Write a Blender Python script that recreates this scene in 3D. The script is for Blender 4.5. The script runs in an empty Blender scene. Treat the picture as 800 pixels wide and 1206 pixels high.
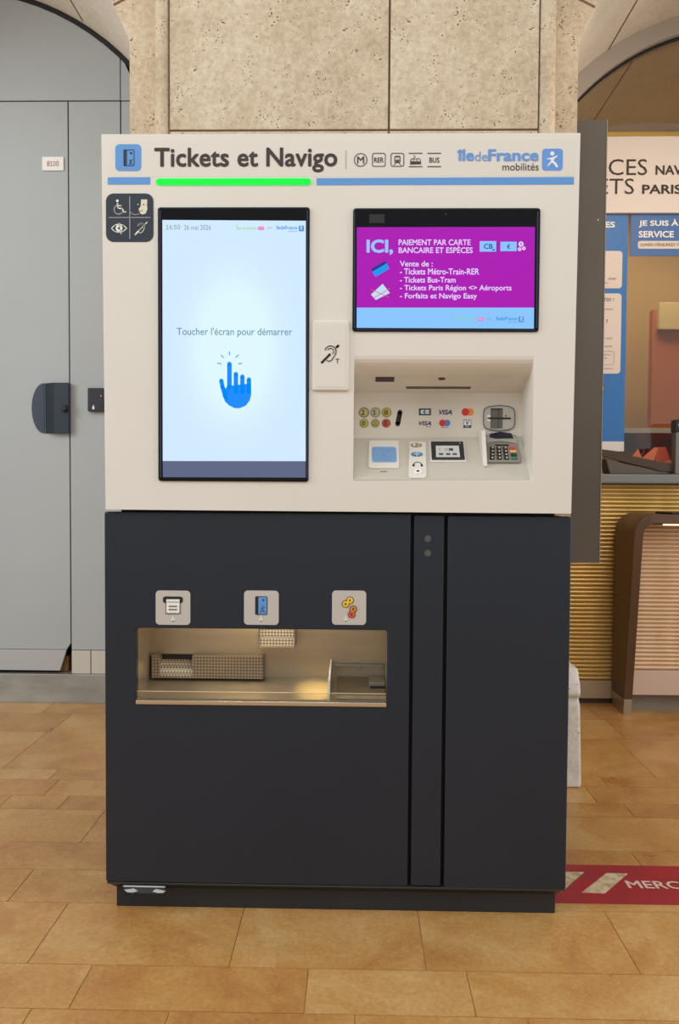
import bpy, bmesh, math, random
from mathutils import Vector as V, Matrix
import numpy as np
random.seed(7)
S = bpy.context.scene
COL = S.collection
PI = math.pi

# ------------------------------------------------------------------ camera
CAM = V((0.0435, -1.802, 0.9852)); YAW, PITCH, ROLL, F = -0.0206, -0.0353, 0.0061, 950.0
_f = V((math.sin(YAW)*math.cos(PITCH), math.cos(YAW)*math.cos(PITCH), math.sin(PITCH)))
_r = V((math.cos(YAW), -math.sin(YAW), 0)); _u = _r.cross(_f)
CR = _r*math.cos(ROLL)+_u*math.sin(ROLL); CU = -_r*math.sin(ROLL)+_u*math.cos(ROLL)
cd = bpy.data.cameras.new('camera'); cam = bpy.data.objects.new('camera', cd); COL.objects.link(cam)
cd.sensor_fit = 'VERTICAL'; cd.sensor_height = 36; cd.lens = F/1206*36; cd.clip_start = 0.02
M3 = Matrix((CR, CU, -_f)).transposed()
cam.matrix_world = Matrix.Translation(CAM) @ M3.to_4x4()
S.camera = cam

# ------------------------------------------------------------------ world, lights, exposure
S.view_settings.view_transform = 'Standard'; S.view_settings.look = 'None'
S.view_settings.exposure = 0.0; S.view_settings.gamma = 1.0; S.view_settings.use_curve_mapping = False
w = bpy.data.worlds.new('hall_light'); S.world = w; w.use_nodes = True
wn = w.node_tree; bg = wn.nodes['Background']
bg.inputs[0].default_value = (0.97, 0.985, 1.0, 1); bg.inputs[1].default_value = 0.54

def area(name, loc, aim, sx, sy, power, col, spread=PI):
    l = bpy.data.lights.new(name, 'AREA'); l.shape = 'RECTANGLE'; l.size = sx; l.size_y = sy
    l.energy = power; l.color = col; l.spread = spread
    o = bpy.data.objects.new(name, l); COL.objects.link(o); o.location = loc
    o.rotation_euler = (V(aim)-V(loc)).to_track_quat('-Z', 'Y').to_euler()
    return o
area('hall_skylight', (-0.6, -3.2, 4.6), (0, 0.4, 1.0), 4.5, 2.5, 80, (1.0, 0.98, 0.95))
area('hall_left_fill', (-4.6, -1.6, 2.6), (-0.6, 1.6, 0.7), 2.2, 2.6, 125, (0.93, 0.97, 1.0))  # unseen fill from the left, strengthened to brighten door and arch soffit
area('hall_right_fill', (4.8, -1.4, 2.0), (0.9, 1.4, 1.6), 2.0, 2.4, 84, (1.0, 0.96, 0.91))  # unseen fill added on the right to brighten that arch soffit
area('office_fill', (1.75, 2.75, 2.75), (1.75, 2.75, 0), 0.9, 0.5, 20, (1.0, 0.80, 0.52))  # added lamp, out of view, that lifts the room behind the glass
area('counter_downlight', (1.35, 0.85, 2.55), (1.4, 1.8, 0.5), 0.5, 0.3, 7, (1.0, 0.82, 0.62))

# ------------------------------------------------------------------ helpers
def lin(c): return tuple((x/255/12.92 if x/255 <= .04045 else ((x/255+.055)/1.055)**2.4) for x in c)

class PL:                                   # a plane with its own axes; turns photo pixels into points on it
    def __init__(s, O, u, v):
        s.O = V(O); s.u = V(u).normalized(); s.v = V(v).normalized(); s.n = s.u.cross(s.v)
        # outward normal faces the viewer's side
    def uv(s, px, py):
        d = _f*F + CR*(px-400) + CU*(603-py)
        t = (s.O-CAM).dot(s.n)/d.dot(s.n); q = CAM+d*t-s.O
        return q.dot(s.u), q.dot(s.v)
    def p(s, u, v, h=0): return s.O+s.u*u+s.v*v+s.n*h
    def pt(s, px, py, h=0): return s.p(*s.uv(px, py), h)
    def rect(s, x0, y0, x1, y1):
        a, b, c, d = s.uv(x0, y0), s.uv(x1, y0), s.uv(x1, y1), s.uv(x0, y1)
        return (a[0]+d[0])/2, (b[0]+c[0])/2, (c[1]+d[1])/2, (a[1]+b[1])/2
    def poly(s, pts): return [s.uv(*q) for q in pts]
    def sc(s, px, py): return abs(s.uv(px+1, py)[0]-s.uv(px, py)[0])   # metres per pixel
def FR(Y): return PL((0, Y, 0), (1, 0, 0), (0, 0, 1))
FLOOR = PL((0, 0, 0), (1, 0, 0), (0, 1, 0))

def BM(): return bmesh.new()
def face(bm, vs):
    try: return bm.faces.new(vs)
    except ValueError: return None
def prism(bm, pl, poly, h0, h1):
    n = len(poly)
    a = [bm.verts.new(pl.p(u, v, h0)) for u, v in poly]; b = [bm.verts.new(pl.p(u, v, h1)) for u, v in poly]
    face(bm, a[::-1]); face(bm, b)
    for i in range(n): face(bm, (a[i], a[(i+1) % n], b[(i+1) % n], b[i]))
def box(bm, x0, x1, y0, y1, z0, z1):
    v = [bm.verts.new((x, y, z)) for z in (z0, z1) for x, y in ((x0, y0), (x1, y0), (x1, y1), (x0, y1))]
    for f in ((3, 2, 1, 0), (4, 5, 6, 7), (0, 1, 5, 4), (1, 2, 6, 5), (2, 3, 7, 6), (3, 0, 4, 7)): face(bm, [v[i] for i in f])
def rr(u0, u1, v0, v1, r, n=6):
    out = []
    for cx, cy, a0 in ((u1-r, v1-r, 0), (u0+r, v1-r, 90), (u0+r, v0+r, 180), (u1-r, v0+r, 270)):
        for k in range(n+1):
            a = math.radians(a0+90*k/n); out.append((cx+r*math.cos(a), cy+r*math.sin(a)))
    return out
def ell(cu, cv, ru, rv=None, n=28, a0=0, a1=360):
    rv = ru if rv is None else rv
    full = abs(a1-a0) >= 360
    m = n if full else n+1
    return [(cu+ru*math.cos(math.radians(a0+(a1-a0)*k/n)), cv+rv*math.sin(math.radians(a0+(a1-a0)*k/n))) for k in range(m)]
def stroke(bm, pl, pts, wd, h0, h1, closed=False, caps=True):
    P = [V((u, v)) for u, v in pts]
    n = len(P)
    for i in range(n if closed else n-1):
        a, b = P[i], P[(i+1) % n]; d = b-a
        if d.length < 1e-7: continue
        d.normalize(); q = V((-d.y, d.x))*wd/2
        prism(bm, pl, [tuple(a-q), tuple(b-q), tuple(b+q), tuple(a+q)], h0, h1)
    if caps:
        for p in P: prism(bm, pl, ell(p.x, p.y, wd/2, n=12), h0, h1)
def ring(bm, pl, outer, inner, h0, h1):
    n = len(outer)
    vs = [[bm.verts.new(pl.p(u, v, h)) for u, v in lst] for lst in (outer, inner) for h in (h0, h1)]
    o0, o1, i0, i1 = vs
    for k in range(n):
        j = (k+1) % n
        face(bm, (o1[k], o1[j], i1[j], i1[k])); face(bm, (o0[j], o0[k], i0[k], i0[j]))
        face(bm, (o0[k], o0[j], o1[j], o1[k])); face(bm, (i0[j], i0[k], i1[k], i1[j]))
def stripring(bm, pl, outer, inner, h0, h1):      # an open band between two arcs, made of quads
    rows = [[bm.verts.new(pl.p(*a, h)) for a in lst] for lst in (outer, inner) for h in (h0, h1)]
    o0, o1, i0, i1 = rows
    for k in range(len(outer)-1):
        for a, b in ((o0, o1), (o1, i1), (i1, i0), (i0, o0)): face(bm, (a[k], a[k+1], b[k+1], b[k]))
    face(bm, (o0[0], o1[0], i1[0], i0[0])); face(bm, (o0[-1], i0[-1], i1[-1], o1[-1]))
def tube(bm, a, b, r, n=16, r2=None):
    a, b = V(a), V(b); d = (b-a).normalized(); x = d.orthogonal().normalized(); y = d.cross(x); r2 = r if r2 is None else r2
    A = [bm.verts.new(a+(x*math.cos(2*PI*k/n)+y*math.sin(2*PI*k/n))*r) for k in range(n)]
    B = [bm.verts.new(b+(x*math.cos(2*PI*k/n)+y*math.sin(2*PI*k/n))*r2) for k in range(n)]
    face(bm, A[::-1]); face(bm, B)
    for k in range(n): face(bm, (A[k], A[(k+1) % n], B[(k+1) % n], B[k]))
def yz_prism(bm, prof, x0, x1):
    a = [bm.verts.new((x0, y, z)) for y, z in prof]; b = [bm.verts.new((x1, y, z)) for y, z in prof]
    n = len(prof); face(bm, a[::-1]); face(bm, b)
    for i in range(n): face(bm, (a[i], a[(i+1) % n], b[(i+1) % n], b[i]))

WL = {}                                      # world location of every object made
def _link(name, me, mat, parent, origin=None):
    o = bpy.data.objects.new(name, me); COL.objects.link(o)
    co = np.empty(len(me.vertices)*3); me.vertices.foreach_get('co', co); co = co.reshape(-1, 3)
    lo, hi = co.min(0), co.max(0)
    c = V(origin) if origin else V(((lo[0]+hi[0])/2, (lo[1]+hi[1])/2, (lo[2]+hi[2])/2 if parent else lo[2]))
    me.transform(Matrix.Translation(-c))
    if mat: me.materials.append(mat)
    if parent: o.parent = parent; o.location = c-WL[parent.name]
    else: o.location = c
    WL[o.name] = c
    return o
def obj(name, bm, mat, parent=None, bevel=0, seg=2, smooth=False, label=None, cutters=()):
    bmesh.ops.recalc_face_normals(bm, faces=bm.faces)
    me = bpy.data.meshes.new(name); bm.to_mesh(me); bm.free()
    if cutters:
        t = bpy.data.objects.new('tmp', me); COL.objects.link(t); cs = []
        for cb in cutters:
            bmesh.ops.recalc_face_normals(cb, faces=cb.faces)
            cm = bpy.data.meshes.new('cut'); cb.to_mesh(cm); cb.free()
            c = bpy.data.objects.new('cut', cm); COL.objects.link(c); cs.append(c)
            m = t.modifiers.new('b', 'BOOLEAN'); m.operation = 'DIFFERENCE'; m.solver = 'EXACT'; m.object = c
        dg = bpy.context.evaluated_depsgraph_get(); dg.update()
        me2 = bpy.data.meshes.new_from_object(t.evaluated_get(dg))
        for c in cs: bpy.data.objects.remove(c)
        bpy.data.objects.remove(t); me = me2; me.name = name; me.materials.clear()
    o = _link(name, me, mat, parent)
    if smooth:
        me.polygons.foreach_set('use_smooth', [True]*len(me.polygons))
        bpy.context.view_layer.objects.active = o
        try: me.set_sharp_from_angle(angle=math.radians(40))
        except Exception: pass
    if bevel:
        m = o.modifiers.new('bevel', 'BEVEL'); m.width = bevel; m.segments = seg; m.limit_method = 'ANGLE'; m.angle_limit = math.radians(35)
        m.harden_normals = False
        me.polygons.foreach_set('use_smooth', [False]*len(me.polygons))
    if label: o['label'] = label
    return o
def thing(name, label, cat, loc, group=None):
    o = bpy.data.objects.new(name, None); COL.objects.link(o); o.location = loc; o.empty_display_size = .1
    WL[o.name] = V(loc); o['label'] = label; o['category'] = cat
    if group: o['group'] = group
    return o
def tag(o, label, cat, group=None):
    o['label'] = label; o['category'] = cat
    if group: o['group'] = group
    return o
def struct(o, label=None):
    o['kind'] = 'structure'
    if label: o['label'] = label
    return o
def root(name, loc, label=None):
    o = bpy.data.objects.new(name, None); COL.objects.link(o); o.location = loc; WL[o.name] = V(loc); o['kind'] = 'structure'
    if label: o['label'] = label
    return o
import os
try: FONT = bpy.data.fonts.load(os.path.join(bpy.utils.resource_path('LOCAL'), 'datafiles', 'fonts', 'Inter.woff2'))
except Exception: FONT = None
def text(s, px, pl, mat, parent, h=.0006, bold=0.0, name='lettering', uvbox=None, spacing=1.0, shear=0.0, label=None):
    c = bpy.data.curves.new('t', 'FONT'); c.body = s; c.size = 1; c.space_character = spacing; c.shear = shear
    c.resolution_u = 3
    if FONT and '1' in s: c.font = FONT
    t = bpy.data.objects.new('t', c); COL.objects.link(t)
    dg = bpy.context.evaluated_depsgraph_get(); dg.update()
    me = bpy.data.meshes.new_from_object(t.evaluated_get(dg)); bpy.data.objects.remove(t); me.name = name; me.materials.clear()
    if bold:                                  # a heavier cut of the letters: the outline laid down again around itself
        b = bmesh.new()
        for k in range(9):
            m2 = me.copy(); a = PI*k/4
            m2.transform(Matrix.Translation((bold*math.cos(a), bold*math.sin(a), 0) if k < 8 else (0, 0, 0))); n0 = len(b.verts); b.from_mesh(m2); bpy.data.meshes.remove(m2)
            b.verts.ensure_lookup_table()
            for v in b.verts[n0:]: v.co.z += k*.000012
        b.to_mesh(me); b.free()
    q = bmesh.new(); q.from_mesh(me); bmesh.ops.split_edges(q, edges=q.edges)
    for i, f_ in enumerate(q.faces):
        for v in f_.verts: v.co.z += (i % 7)*.0000015
    q.to_mesh(me); q.free()
    n = len(me.vertices); co = np.empty(n*3); me.vertices.foreach_get('co', co); co = co.reshape(-1, 3)
    lo, hi = co.min(0), co.max(0)
    u0, u1, v0, v1 = uvbox if uvbox else pl.rect(*px)
    U = u0+(co[:, 0]-lo[0])/(hi[0]-lo[0])*(u1-u0); Vv = v0+(co[:, 1]-lo[1])/(hi[1]-lo[1])*(v1-v0)
    O, a, b, nn = (np.array(x) for x in (pl.O, pl.u, pl.v, pl.n))
    W = O+U[:, None]*a+Vv[:, None]*b+(h+co[:, 2:3])*nn
    me.vertices.foreach_set('co', W.ravel()); me.update()
    return _link(name, me, mat, parent)

# ------------------------------------------------------------------ materials
MATS = {}
def nt(m): return m.node_tree.nodes, m.node_tree.links
def mat(name, c, rough=.5, metal=0, spec=.5, emit=0, coat=0):
    if name in MATS: return MATS[name]
    m = bpy.data.materials.new(name); m.use_nodes = True; b = m.node_tree.nodes['Principled BSDF']
    L = (*lin(c), 1)
    b.inputs['Base Color'].default_value = L; b.inputs['Roughness'].default_value = rough; b.inputs['Metallic'].default_value = metal
    b.inputs['Specular IOR Level'].default_value = spec; b.inputs['Coat Weight'].default_value = coat
    if emit:
        b.inputs['Emission Color'].default_value = L; b.inputs['Emission Strength'].default_value = emit
        b.inputs['Base Color'].default_value = (.01, .01, .01, 1); b.inputs['Specular IOR Level'].default_value = .12
    MATS[name] = m
    return m
def noisy(name, c1, c2, scale, rough=.5, metal=0, detail=6, bump=0, stretch=(1, 1, 1), lo=.35, hi=.65, spec=.5):
    m = mat(name, c1, rough, metal, spec); N, L = nt(m); b = N['Principled BSDF']
    tc = N.new('ShaderNodeTexCoord'); mp = N.new('ShaderNodeMapping'); mp.inputs['Scale'].default_value = stretch
    no = N.new('ShaderNodeTexNoise'); no.inputs['Scale'].default_value = scale; no.inputs['Detail'].default_value = detail
    r = N.new('ShaderNodeValToRGB'); r.color_ramp.elements[0].position = lo; r.color_ramp.elements[1].position = hi
    r.color_ramp.elements[0].color = (*lin(c1), 1); r.color_ramp.elements[1].color = (*lin(c2), 1)
    L.new(tc.outputs['Object'], mp.inputs[0]); L.new(mp.outputs[0], no.inputs['Vector']); L.new(no.outputs['Fac'], r.inputs[0]); L.new(r.outputs[0], b.inputs['Base Color'])
    if bump:
        bp = N.new('ShaderNodeBump'); bp.inputs['Strength'].default_value = bump; bp.inputs['Distance'].default_value = .004
        L.new(no.outputs['Fac'], bp.inputs['Height']); L.new(bp.outputs[0], b.inputs['Normal'])
    return m
def travertine(name, base, dark, light, pit=1.0):
    m = mat(name, base, .8, 0, .3); N, L = nt(m); b = N['Principled BSDF']
    tc = N.new('ShaderNodeTexCoord')
    n1 = N.new('ShaderNodeTexNoise'); n1.inputs['Scale'].default_value = 3.2; n1.inputs['Detail'].default_value = 9; n1.inputs['Roughness'].default_value = .68
    r1 = N.new('ShaderNodeValToRGB'); e = r1.color_ramp.elements; e[0].position = .3; e[1].position = .72
    e[0].color = (*lin(dark), 1); e[1].color = (*lin(light), 1); x = e.new(.5); x.color = (*lin(base), 1)
    n2 = N.new('ShaderNodeTexNoise'); n2.inputs['Scale'].default_value = 60; n2.inputs['Detail'].default_value = 5; n2.inputs['Roughness'].default_value = .7
    mx = N.new('ShaderNodeMix'); mx.data_type = 'RGBA'; mx.blend_type = 'OVERLAY'; mx.inputs[0].default_value = .55
    # pits: small holes of the stone, clustered
    mp = N.new('ShaderNodeMapping'); mp.inputs['Scale'].default_value = (1.0, 1.0, 1.25)
    vo = N.new('ShaderNodeTexVoronoi'); vo.inputs['Scale'].default_value = 92; vo.inputs['Randomness'].default_value = 1
    cl = N.new('ShaderNodeTexNoise'); cl.inputs['Scale'].default_value = 26; cl.inputs['Detail'].default_value = 4
    cr = N.new('ShaderNodeMapRange'); cr.inputs['From Min'].default_value = .42; cr.inputs['From Max'].default_value = .75; cr.inputs['To Min'].default_value = 0.0; cr.inputs['To Max'].default_value = .36*pit
    sub = N.new('ShaderNodeMath'); sub.operation = 'SUBTRACT'
    mr = N.new('ShaderNodeMapRange'); mr.inputs['From Min'].default_value = -.02; mr.inputs['From Max'].default_value = .05
    mx2 = N.new('ShaderNodeMix'); mx2.data_type = 'RGBA'; mx2.inputs[6].default_value = (*lin((104, 82, 60)), 1)
    bp = N.new('ShaderNodeBump'); bp.inputs['Strength'].default_value = .7; bp.inputs['Distance'].default_value = .006
    hs = N.new('ShaderNodeMath'); hs.operation = 'MULTIPLY_ADD'; hs.inputs[1].default_value = .35
    L.new(tc.outputs['Object'], n1.inputs['Vector']); L.new(tc.outputs['Object'], n2.inputs['Vector']); L.new(tc.outputs['Object'], mp.inputs[0]); wob = N.new('ShaderNodeVectorMath'); wob.operation = 'MULTIPLY_ADD'; wob.inputs[1].default_value = (.05, .05, .05)
    wn_ = N.new('ShaderNodeTexNoise'); wn_.inputs['Scale'].default_value = 22; L.new(tc.outputs['Object'], wn_.inputs['Vector']); L.new(wn_.outputs['Color'], wob.inputs[0]); L.new(mp.outputs[0], wob.inputs[2]); L.new(wob.outputs[0], vo.inputs['Vector']); L.new(tc.outputs['Object'], cl.inputs['Vector'])
    L.new(n1.outputs['Fac'], r1.inputs[0]); L.new(r1.outputs[0], mx.inputs[6]); L.new(n2.outputs['Fac'], mx.inputs[7])
    L.new(cl.outputs['Fac'], cr.inputs['Value']); L.new(vo.outputs['Distance'], sub.inputs[0]); L.new(cr.outputs[0], sub.inputs[1]); L.new(sub.outputs[0], mr.inputs['Value'])
    L.new(mr.outputs[0], mx2.inputs[0]); L.new(mx.outputs[2], mx2.inputs[7]); L.new(mx2.outputs[2], b.inputs['Base Color'])
    L.new(n2.outputs['Fac'], hs.inputs[0]); L.new(mr.outputs[0], hs.inputs[2]); L.new(hs.outputs[0], bp.inputs['Height']); L.new(bp.outputs[0], b.inputs['Normal'])
    return m

STONE = travertine('travertine', (194, 174, 145), (172, 150, 121), (208, 191, 165))
STONE2 = travertine('dressed_travertine', (197, 180, 154), (178, 158, 131), (211, 197, 174), .9)
SOFFIT_LIT = travertine('bounce_lit_stone', (222, 214, 198), (206, 196, 178), (230, 224, 210), .3)  # pillar stone made paler for the soffits: bounced light put into the colour
BASE_ST = travertine('painted_base_stone', (214, 208, 196), (180, 168, 148), (226, 222, 214), .6)
MORTAR = mat('mortar', (112, 86, 66), .9)
WHITE = noisy('housing_white', (220, 216, 206), (224, 220, 211), 2.0, .42, spec=.4)
DARK = noisy('anthracite_paint', (30, 37, 47), (34, 41, 51), 1.5, .36, spec=.4)
BLACKGAP = mat('gap_black', (10, 10, 12), .7)
BEZEL = mat('black_glass', (8, 9, 14), .1, spec=.25)
STEEL = noisy('brushed_steel', (168, 158, 142), (186, 176, 160), 60, .32, .9, stretch=(.05, 1, 1), detail=3)
CHROME = mat('chrome', (150, 150, 150), .3, 1)
BLUE = mat('transit_blue', (92, 150, 214), .5)
INK = mat('brown_black_ink', (56, 46, 44), .6)
INK2 = mat('black_ink', (26, 26, 30), .6)
NAVY = mat('navy_sticker', (34, 44, 58), .45)
PRINTW = mat('print_white', (236, 234, 228), .55)
GREYW = mat('pictogram_grey', (196, 192, 184), .5)

# ------------------------------------------------------------------ floor of stone slabs
def floor_mesh():
    rows_px = [(60, 840), (60, 862), (60, 906), (60, 918), (60, 937), (60, 953), (60, 992), (60, 1024), (60, 1062.5), (60, 1135), (60, 1188)]
    ys = [FLOOR.uv(*q)[1] for q in rows_px]
    top = [1.78, 2.02, 2.35, 2.6, 2.95, 3.25, 3.6][::-1]
    low = []; y = ys[-1]
    for hgt in (.15, .12, .16, .1, .17, .13, .15, .18, .12, .15): y -= hgt; low.append(y)
    Y = top+[v for v in ys]+low
    known = {8: [(25, 1042)], 9: [(57, 1098), (279, 1103), (498, 1114), (735, 1113)], 10: [(95, 1162), (361, 1166), (555, 1170)], 11: [(33, 1195), (198, 1196), (418, 1200), (622, 1203)],
             6: [(108, 975)], 5: [(75, 945), (5, 945), (735, 947)], 7: []}
    bm = BM(); lay = bm.loops.layers.float_color.new('tint')
    rnd = random.Random(3)
    for i in range(len(Y)-1):
        y1, y0 = Y[i], Y[i+1]
        k = i-len(top)+1
        xs = sorted(FLOOR.uv(*q)[0] for q in known.get(k, []))
        if not xs: xs = [rnd.uniform(-1.2, -.9), rnd.uniform(.75, 1.1)] if k < 9 else [rnd.uniform(-.3, .1)]
        x = xs[0]
        while x > -4.6: x -= rnd.uniform(.3, .6); xs.insert(0, x)
        x = xs[-1]
        while x < 4.6: x += rnd.uniform(.3, .6); xs.append(x)
        for a, b in zip(xs, xs[1:]):
            g = .0011
            r = rr(a+g, b-g, y0+g, y1-g, .003, 2)
            before = len(bm.faces)
            prism(bm, FLOOR, r, -.02, 0)
            bm.faces.ensure_lookup_table()
            t = rnd.random(); t2 = rnd.random()
            for f in bm.faces[before:]:
                for lp in f.loops: lp[lay] = (t, t2, 0, 1)
    box(bm, -5, 5, -4.0, 4.0, -.05, -.0025)
    return bm
def floor_mat():
    m = mat('floor_stone', (176, 132, 78), .3, 0, .5); N, L = nt(m); b = N['Principled BSDF']
    tc = N.new('ShaderNodeTexCoord'); at = N.new('ShaderNodeAttribute'); at.attribute_name = 'tint'
    sp = N.new('ShaderNodeSeparateColor'); L.new(at.outputs['Color'], sp.inputs[0])
    ro = N.new('ShaderNodeValToRGB'); e = ro.color_ramp.elements; e[0].position = 0; e[1].position = 1
    e[0].color = (*lin((166, 110, 60)), 1); e[1].color = (*lin((200, 160, 104)), 1); x = e.new(.5); x.color = (*lin((186, 138, 78)), 1)
    off = N.new('ShaderNodeVectorMath'); off.operation = 'ADD'; cmb = N.new('ShaderNodeCombineXYZ')
    mu = N.new('ShaderNodeMath'); mu.operation = 'MULTIPLY'; mu.inputs[1].default_value = 9
    L.new(sp.outputs[0], mu.inputs[0]); L.new(mu.outputs[0], cmb.inputs[2]); L.new(tc.outputs['Object'], off.inputs[0]); L.new(cmb.outputs[0], off.inputs[1])
    n1 = N.new('ShaderNodeTexNoise'); n1.inputs['Scale'].default_value = 5; n1.inputs['Detail'].default_value = 8; n1.inputs['Roughness'].default_value = .65; n1.inputs['Distortion'].default_value = .6
    n2 = N.new('ShaderNodeTexNoise'); n2.inputs['Scale'].default_value = 90; n2.inputs['Detail'].default_value = 4; n2.inputs['Roughness'].default_value = .7
    L.new(off.outputs[0], n1.inputs['Vector']); L.new(off.outputs[0], n2.inputs['Vector'])
    mr = N.new('ShaderNodeMapRange'); mr.inputs['From Min'].default_value = .25; mr.inputs['From Max'].default_value = .75; mr.inputs['To Min'].default_value = -.55; mr.inputs['To Max'].default_value = .55
    ad = N.new('ShaderNodeMath'); ad.operation = 'ADD'; L.new(n1.outputs['Fac'], mr.inputs['Value']); L.new(mr.outputs[0], ad.inputs[0]); t3 = N.new('ShaderNodeMapRange'); t3.inputs['To Min'].default_value = .32; t3.inputs['To Max'].default_value = .72; L.new(sp.outputs[1], t3.inputs['Value']); L.new(t3.outputs[0], ad.inputs[1]); L.new(ad.outputs[0], ro.inputs[0])
    mx = N.new('ShaderNodeMix'); mx.data_type = 'RGBA'; mx.blend_type = 'OVERLAY'; mx.inputs[0].default_value = .4
    L.new(ro.outputs[0], mx.inputs[6]); L.new(n2.outputs['Fac'], mx.inputs[7])
    # worn veins and specks
    vo = N.new('ShaderNodeTexNoise'); vo.inputs['Scale'].default_value = 14; vo.inputs['Detail'].default_value = 10; vo.inputs['Roughness'].default_value = .8; vo.inputs['Distortion'].default_value = 1.2
    L.new(off.outputs[0], vo.inputs['Vector'])
    vr = N.new('ShaderNodeValToRGB'); vr.color_ramp.elements[0].position = .62; vr.color_ramp.elements[1].position = .74; L.new(vo.outputs['Fac'], vr.inputs[0])
    mv = N.new('ShaderNodeMix'); mv.data_type = 'RGBA'; mv.inputs[7].default_value = (*lin((128, 78, 46)), 1)
    sc = N.new('ShaderNodeMath'); sc.operation = 'MULTIPLY'; sc.inputs[1].default_value = .55; L.new(vr.outputs[0], sc.inputs[0]); L.new(sc.outputs[0], mv.inputs[0])
    L.new(mx.outputs[2], mv.inputs[6]); L.new(mv.outputs[2], b.inputs['Base Color'])
    sv = N.new('ShaderNodeTexNoise'); sv.inputs['Scale'].default_value = 170; sv.inputs['Detail'].default_value = 2; L.new(off.outputs[0], sv.inputs['Vector'])
    sr = N.new('ShaderNodeMapRange'); sr.inputs['From Min'].default_value = .64; sr.inputs['From Max'].default_value = .74; sr.inputs['To Max'].default_value = .5; L.new(sv.outputs['Fac'], sr.inputs['Value'])
    ms = N.new('ShaderNodeMix'); ms.data_type = 'RGBA'; ms.inputs[7].default_value = (*lin((214, 184, 140)), 1); L.new(sr.outputs[0], ms.inputs[0]); L.new(mv.outputs[2], ms.inputs[6]); L.new(ms.outputs[2], b.inputs['Base Color'])
    rg = N.new('ShaderNodeMapRange'); rg.inputs['To Min'].default_value = .2; rg.inputs['To Max'].default_value = .42; L.new(n1.outputs['Fac'], rg.inputs['Value']); L.new(rg.outputs[0], b.inputs['Roughness'])
    bp = N.new('ShaderNodeBump'); bp.inputs['Strength'].default_value = .12; bp.inputs['Distance'].default_value = .003; L.new(n2.outputs['Fac'], bp.inputs['Height']); L.new(bp.outputs[0], b.inputs['Normal'])
    return m
fl = obj('floor', floor_mesh(), floor_mat()); struct(fl, 'honey coloured floor of worn rectangular stone slabs')

# ------------------------------------------------------------------ masonry: pillar, spandrels and two arches
YP = .87; YW = 1.75; YG = 1.96; YBACK = 3.6
LA = (-1.72, 2.06, 1.075); RA = (1.764, 2.045, 1.075)
XL, XR = -.707, .7512
def arc_pts(c, a0, a1, n=28): return [(c[0]+c[2]*math.cos(math.radians(a0+(a1-a0)*k/n)), c[1]+c[2]*math.sin(math.radians(a0+(a1-a0)*k/n))) for k in range(n+1)]
aL = math.degrees(math.acos((XL-LA[0])/LA[2])); aR = 180-math.degrees(math.acos((RA[0]-XR)/RA[2]))
poly = [(XL, 0)]+arc_pts(LA, aL, 180, 40)+[(LA[0]-LA[2], 0), (-3.4, 0), (-3.4, 3.7), (3.4, 3.7), (3.4, 0), (RA[0]+RA[2], 0)]+arc_pts(RA, 0, aR, 40)+[(XR, 0)]
bm = BM(); prism(bm, FR(YP), poly, 0, -(YBACK-YP))
pillar = root('stone_pillar', (.02, YP, 0), 'buff travertine pillar between two arches behind the ticket machine')
sh = obj('shaft', bm, STONE, pillar, smooth=True); sh.data.materials.append(SOFFIT_LIT)
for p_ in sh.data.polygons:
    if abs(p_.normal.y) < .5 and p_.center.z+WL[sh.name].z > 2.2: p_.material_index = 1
F1 = FR(YP)
slx = [F1.uv(201, 60)[0], F1.uv(457.6, 60)[0], F1.uv(460, 60)[0], F1.uv(634, 60)[0]]
zj = F1.uv(400, 155)[1]
bm = BM(); box(bm, slx[0]-.003, slx[3]+.003, YP-.004, YP+.01, .2, 3.55); obj('mortar_joint', bm, MORTAR, pillar)
for a, b in ((slx[0], slx[1]), (slx[2], slx[3])):
    for z0, z1 in ((.25, zj-.003), (zj+.003, 3.5)):
        bm = BM(); box(bm, a, b, YP-.012, YP+.01, z0, z1); obj('stone_slab', bm, STONE2, pillar, bevel=.002)
for xa, xb in ((F1.uv(183, 60)[0], F1.uv(199, 60)[0]), (F1.uv(634, 60)[0]+.004, F1.uv(655, 60)[0])):
    bm = BM(); n = 12; c = (xa+xb)/2; r = (xb-xa)/2
    pr = [(c+r*math.cos(PI*k/n), .022*math.sin(PI*k/n)) for k in range(n+1)]
    P0 = PL((0, YP, .2), (1, 0, 0), (0, -1, 0)); prism(bm, P0, [(x, y) for x, y in pr]+[(c-r, -.01), (c+r, -.01)], 0, -3.3)
    obj('roll_moulding', bm, STONE2, pillar, smooth=True)
# worn base block with a round top
bm = BM(); xb = FR(.83).uv(684, 850)[0]; zt = .335
yz_prism(bm, [(.80, 0), (.83, .265), (.845, .28), (.825, .30), (.835, .335), (.865, .38), (1.4, .38), (1.4, 0)], -.73, xb)
obj('pillar_base', bm, BASE_ST, pillar, bevel=.012, seg=3, label='chipped whitish base block of the pillar')
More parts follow.
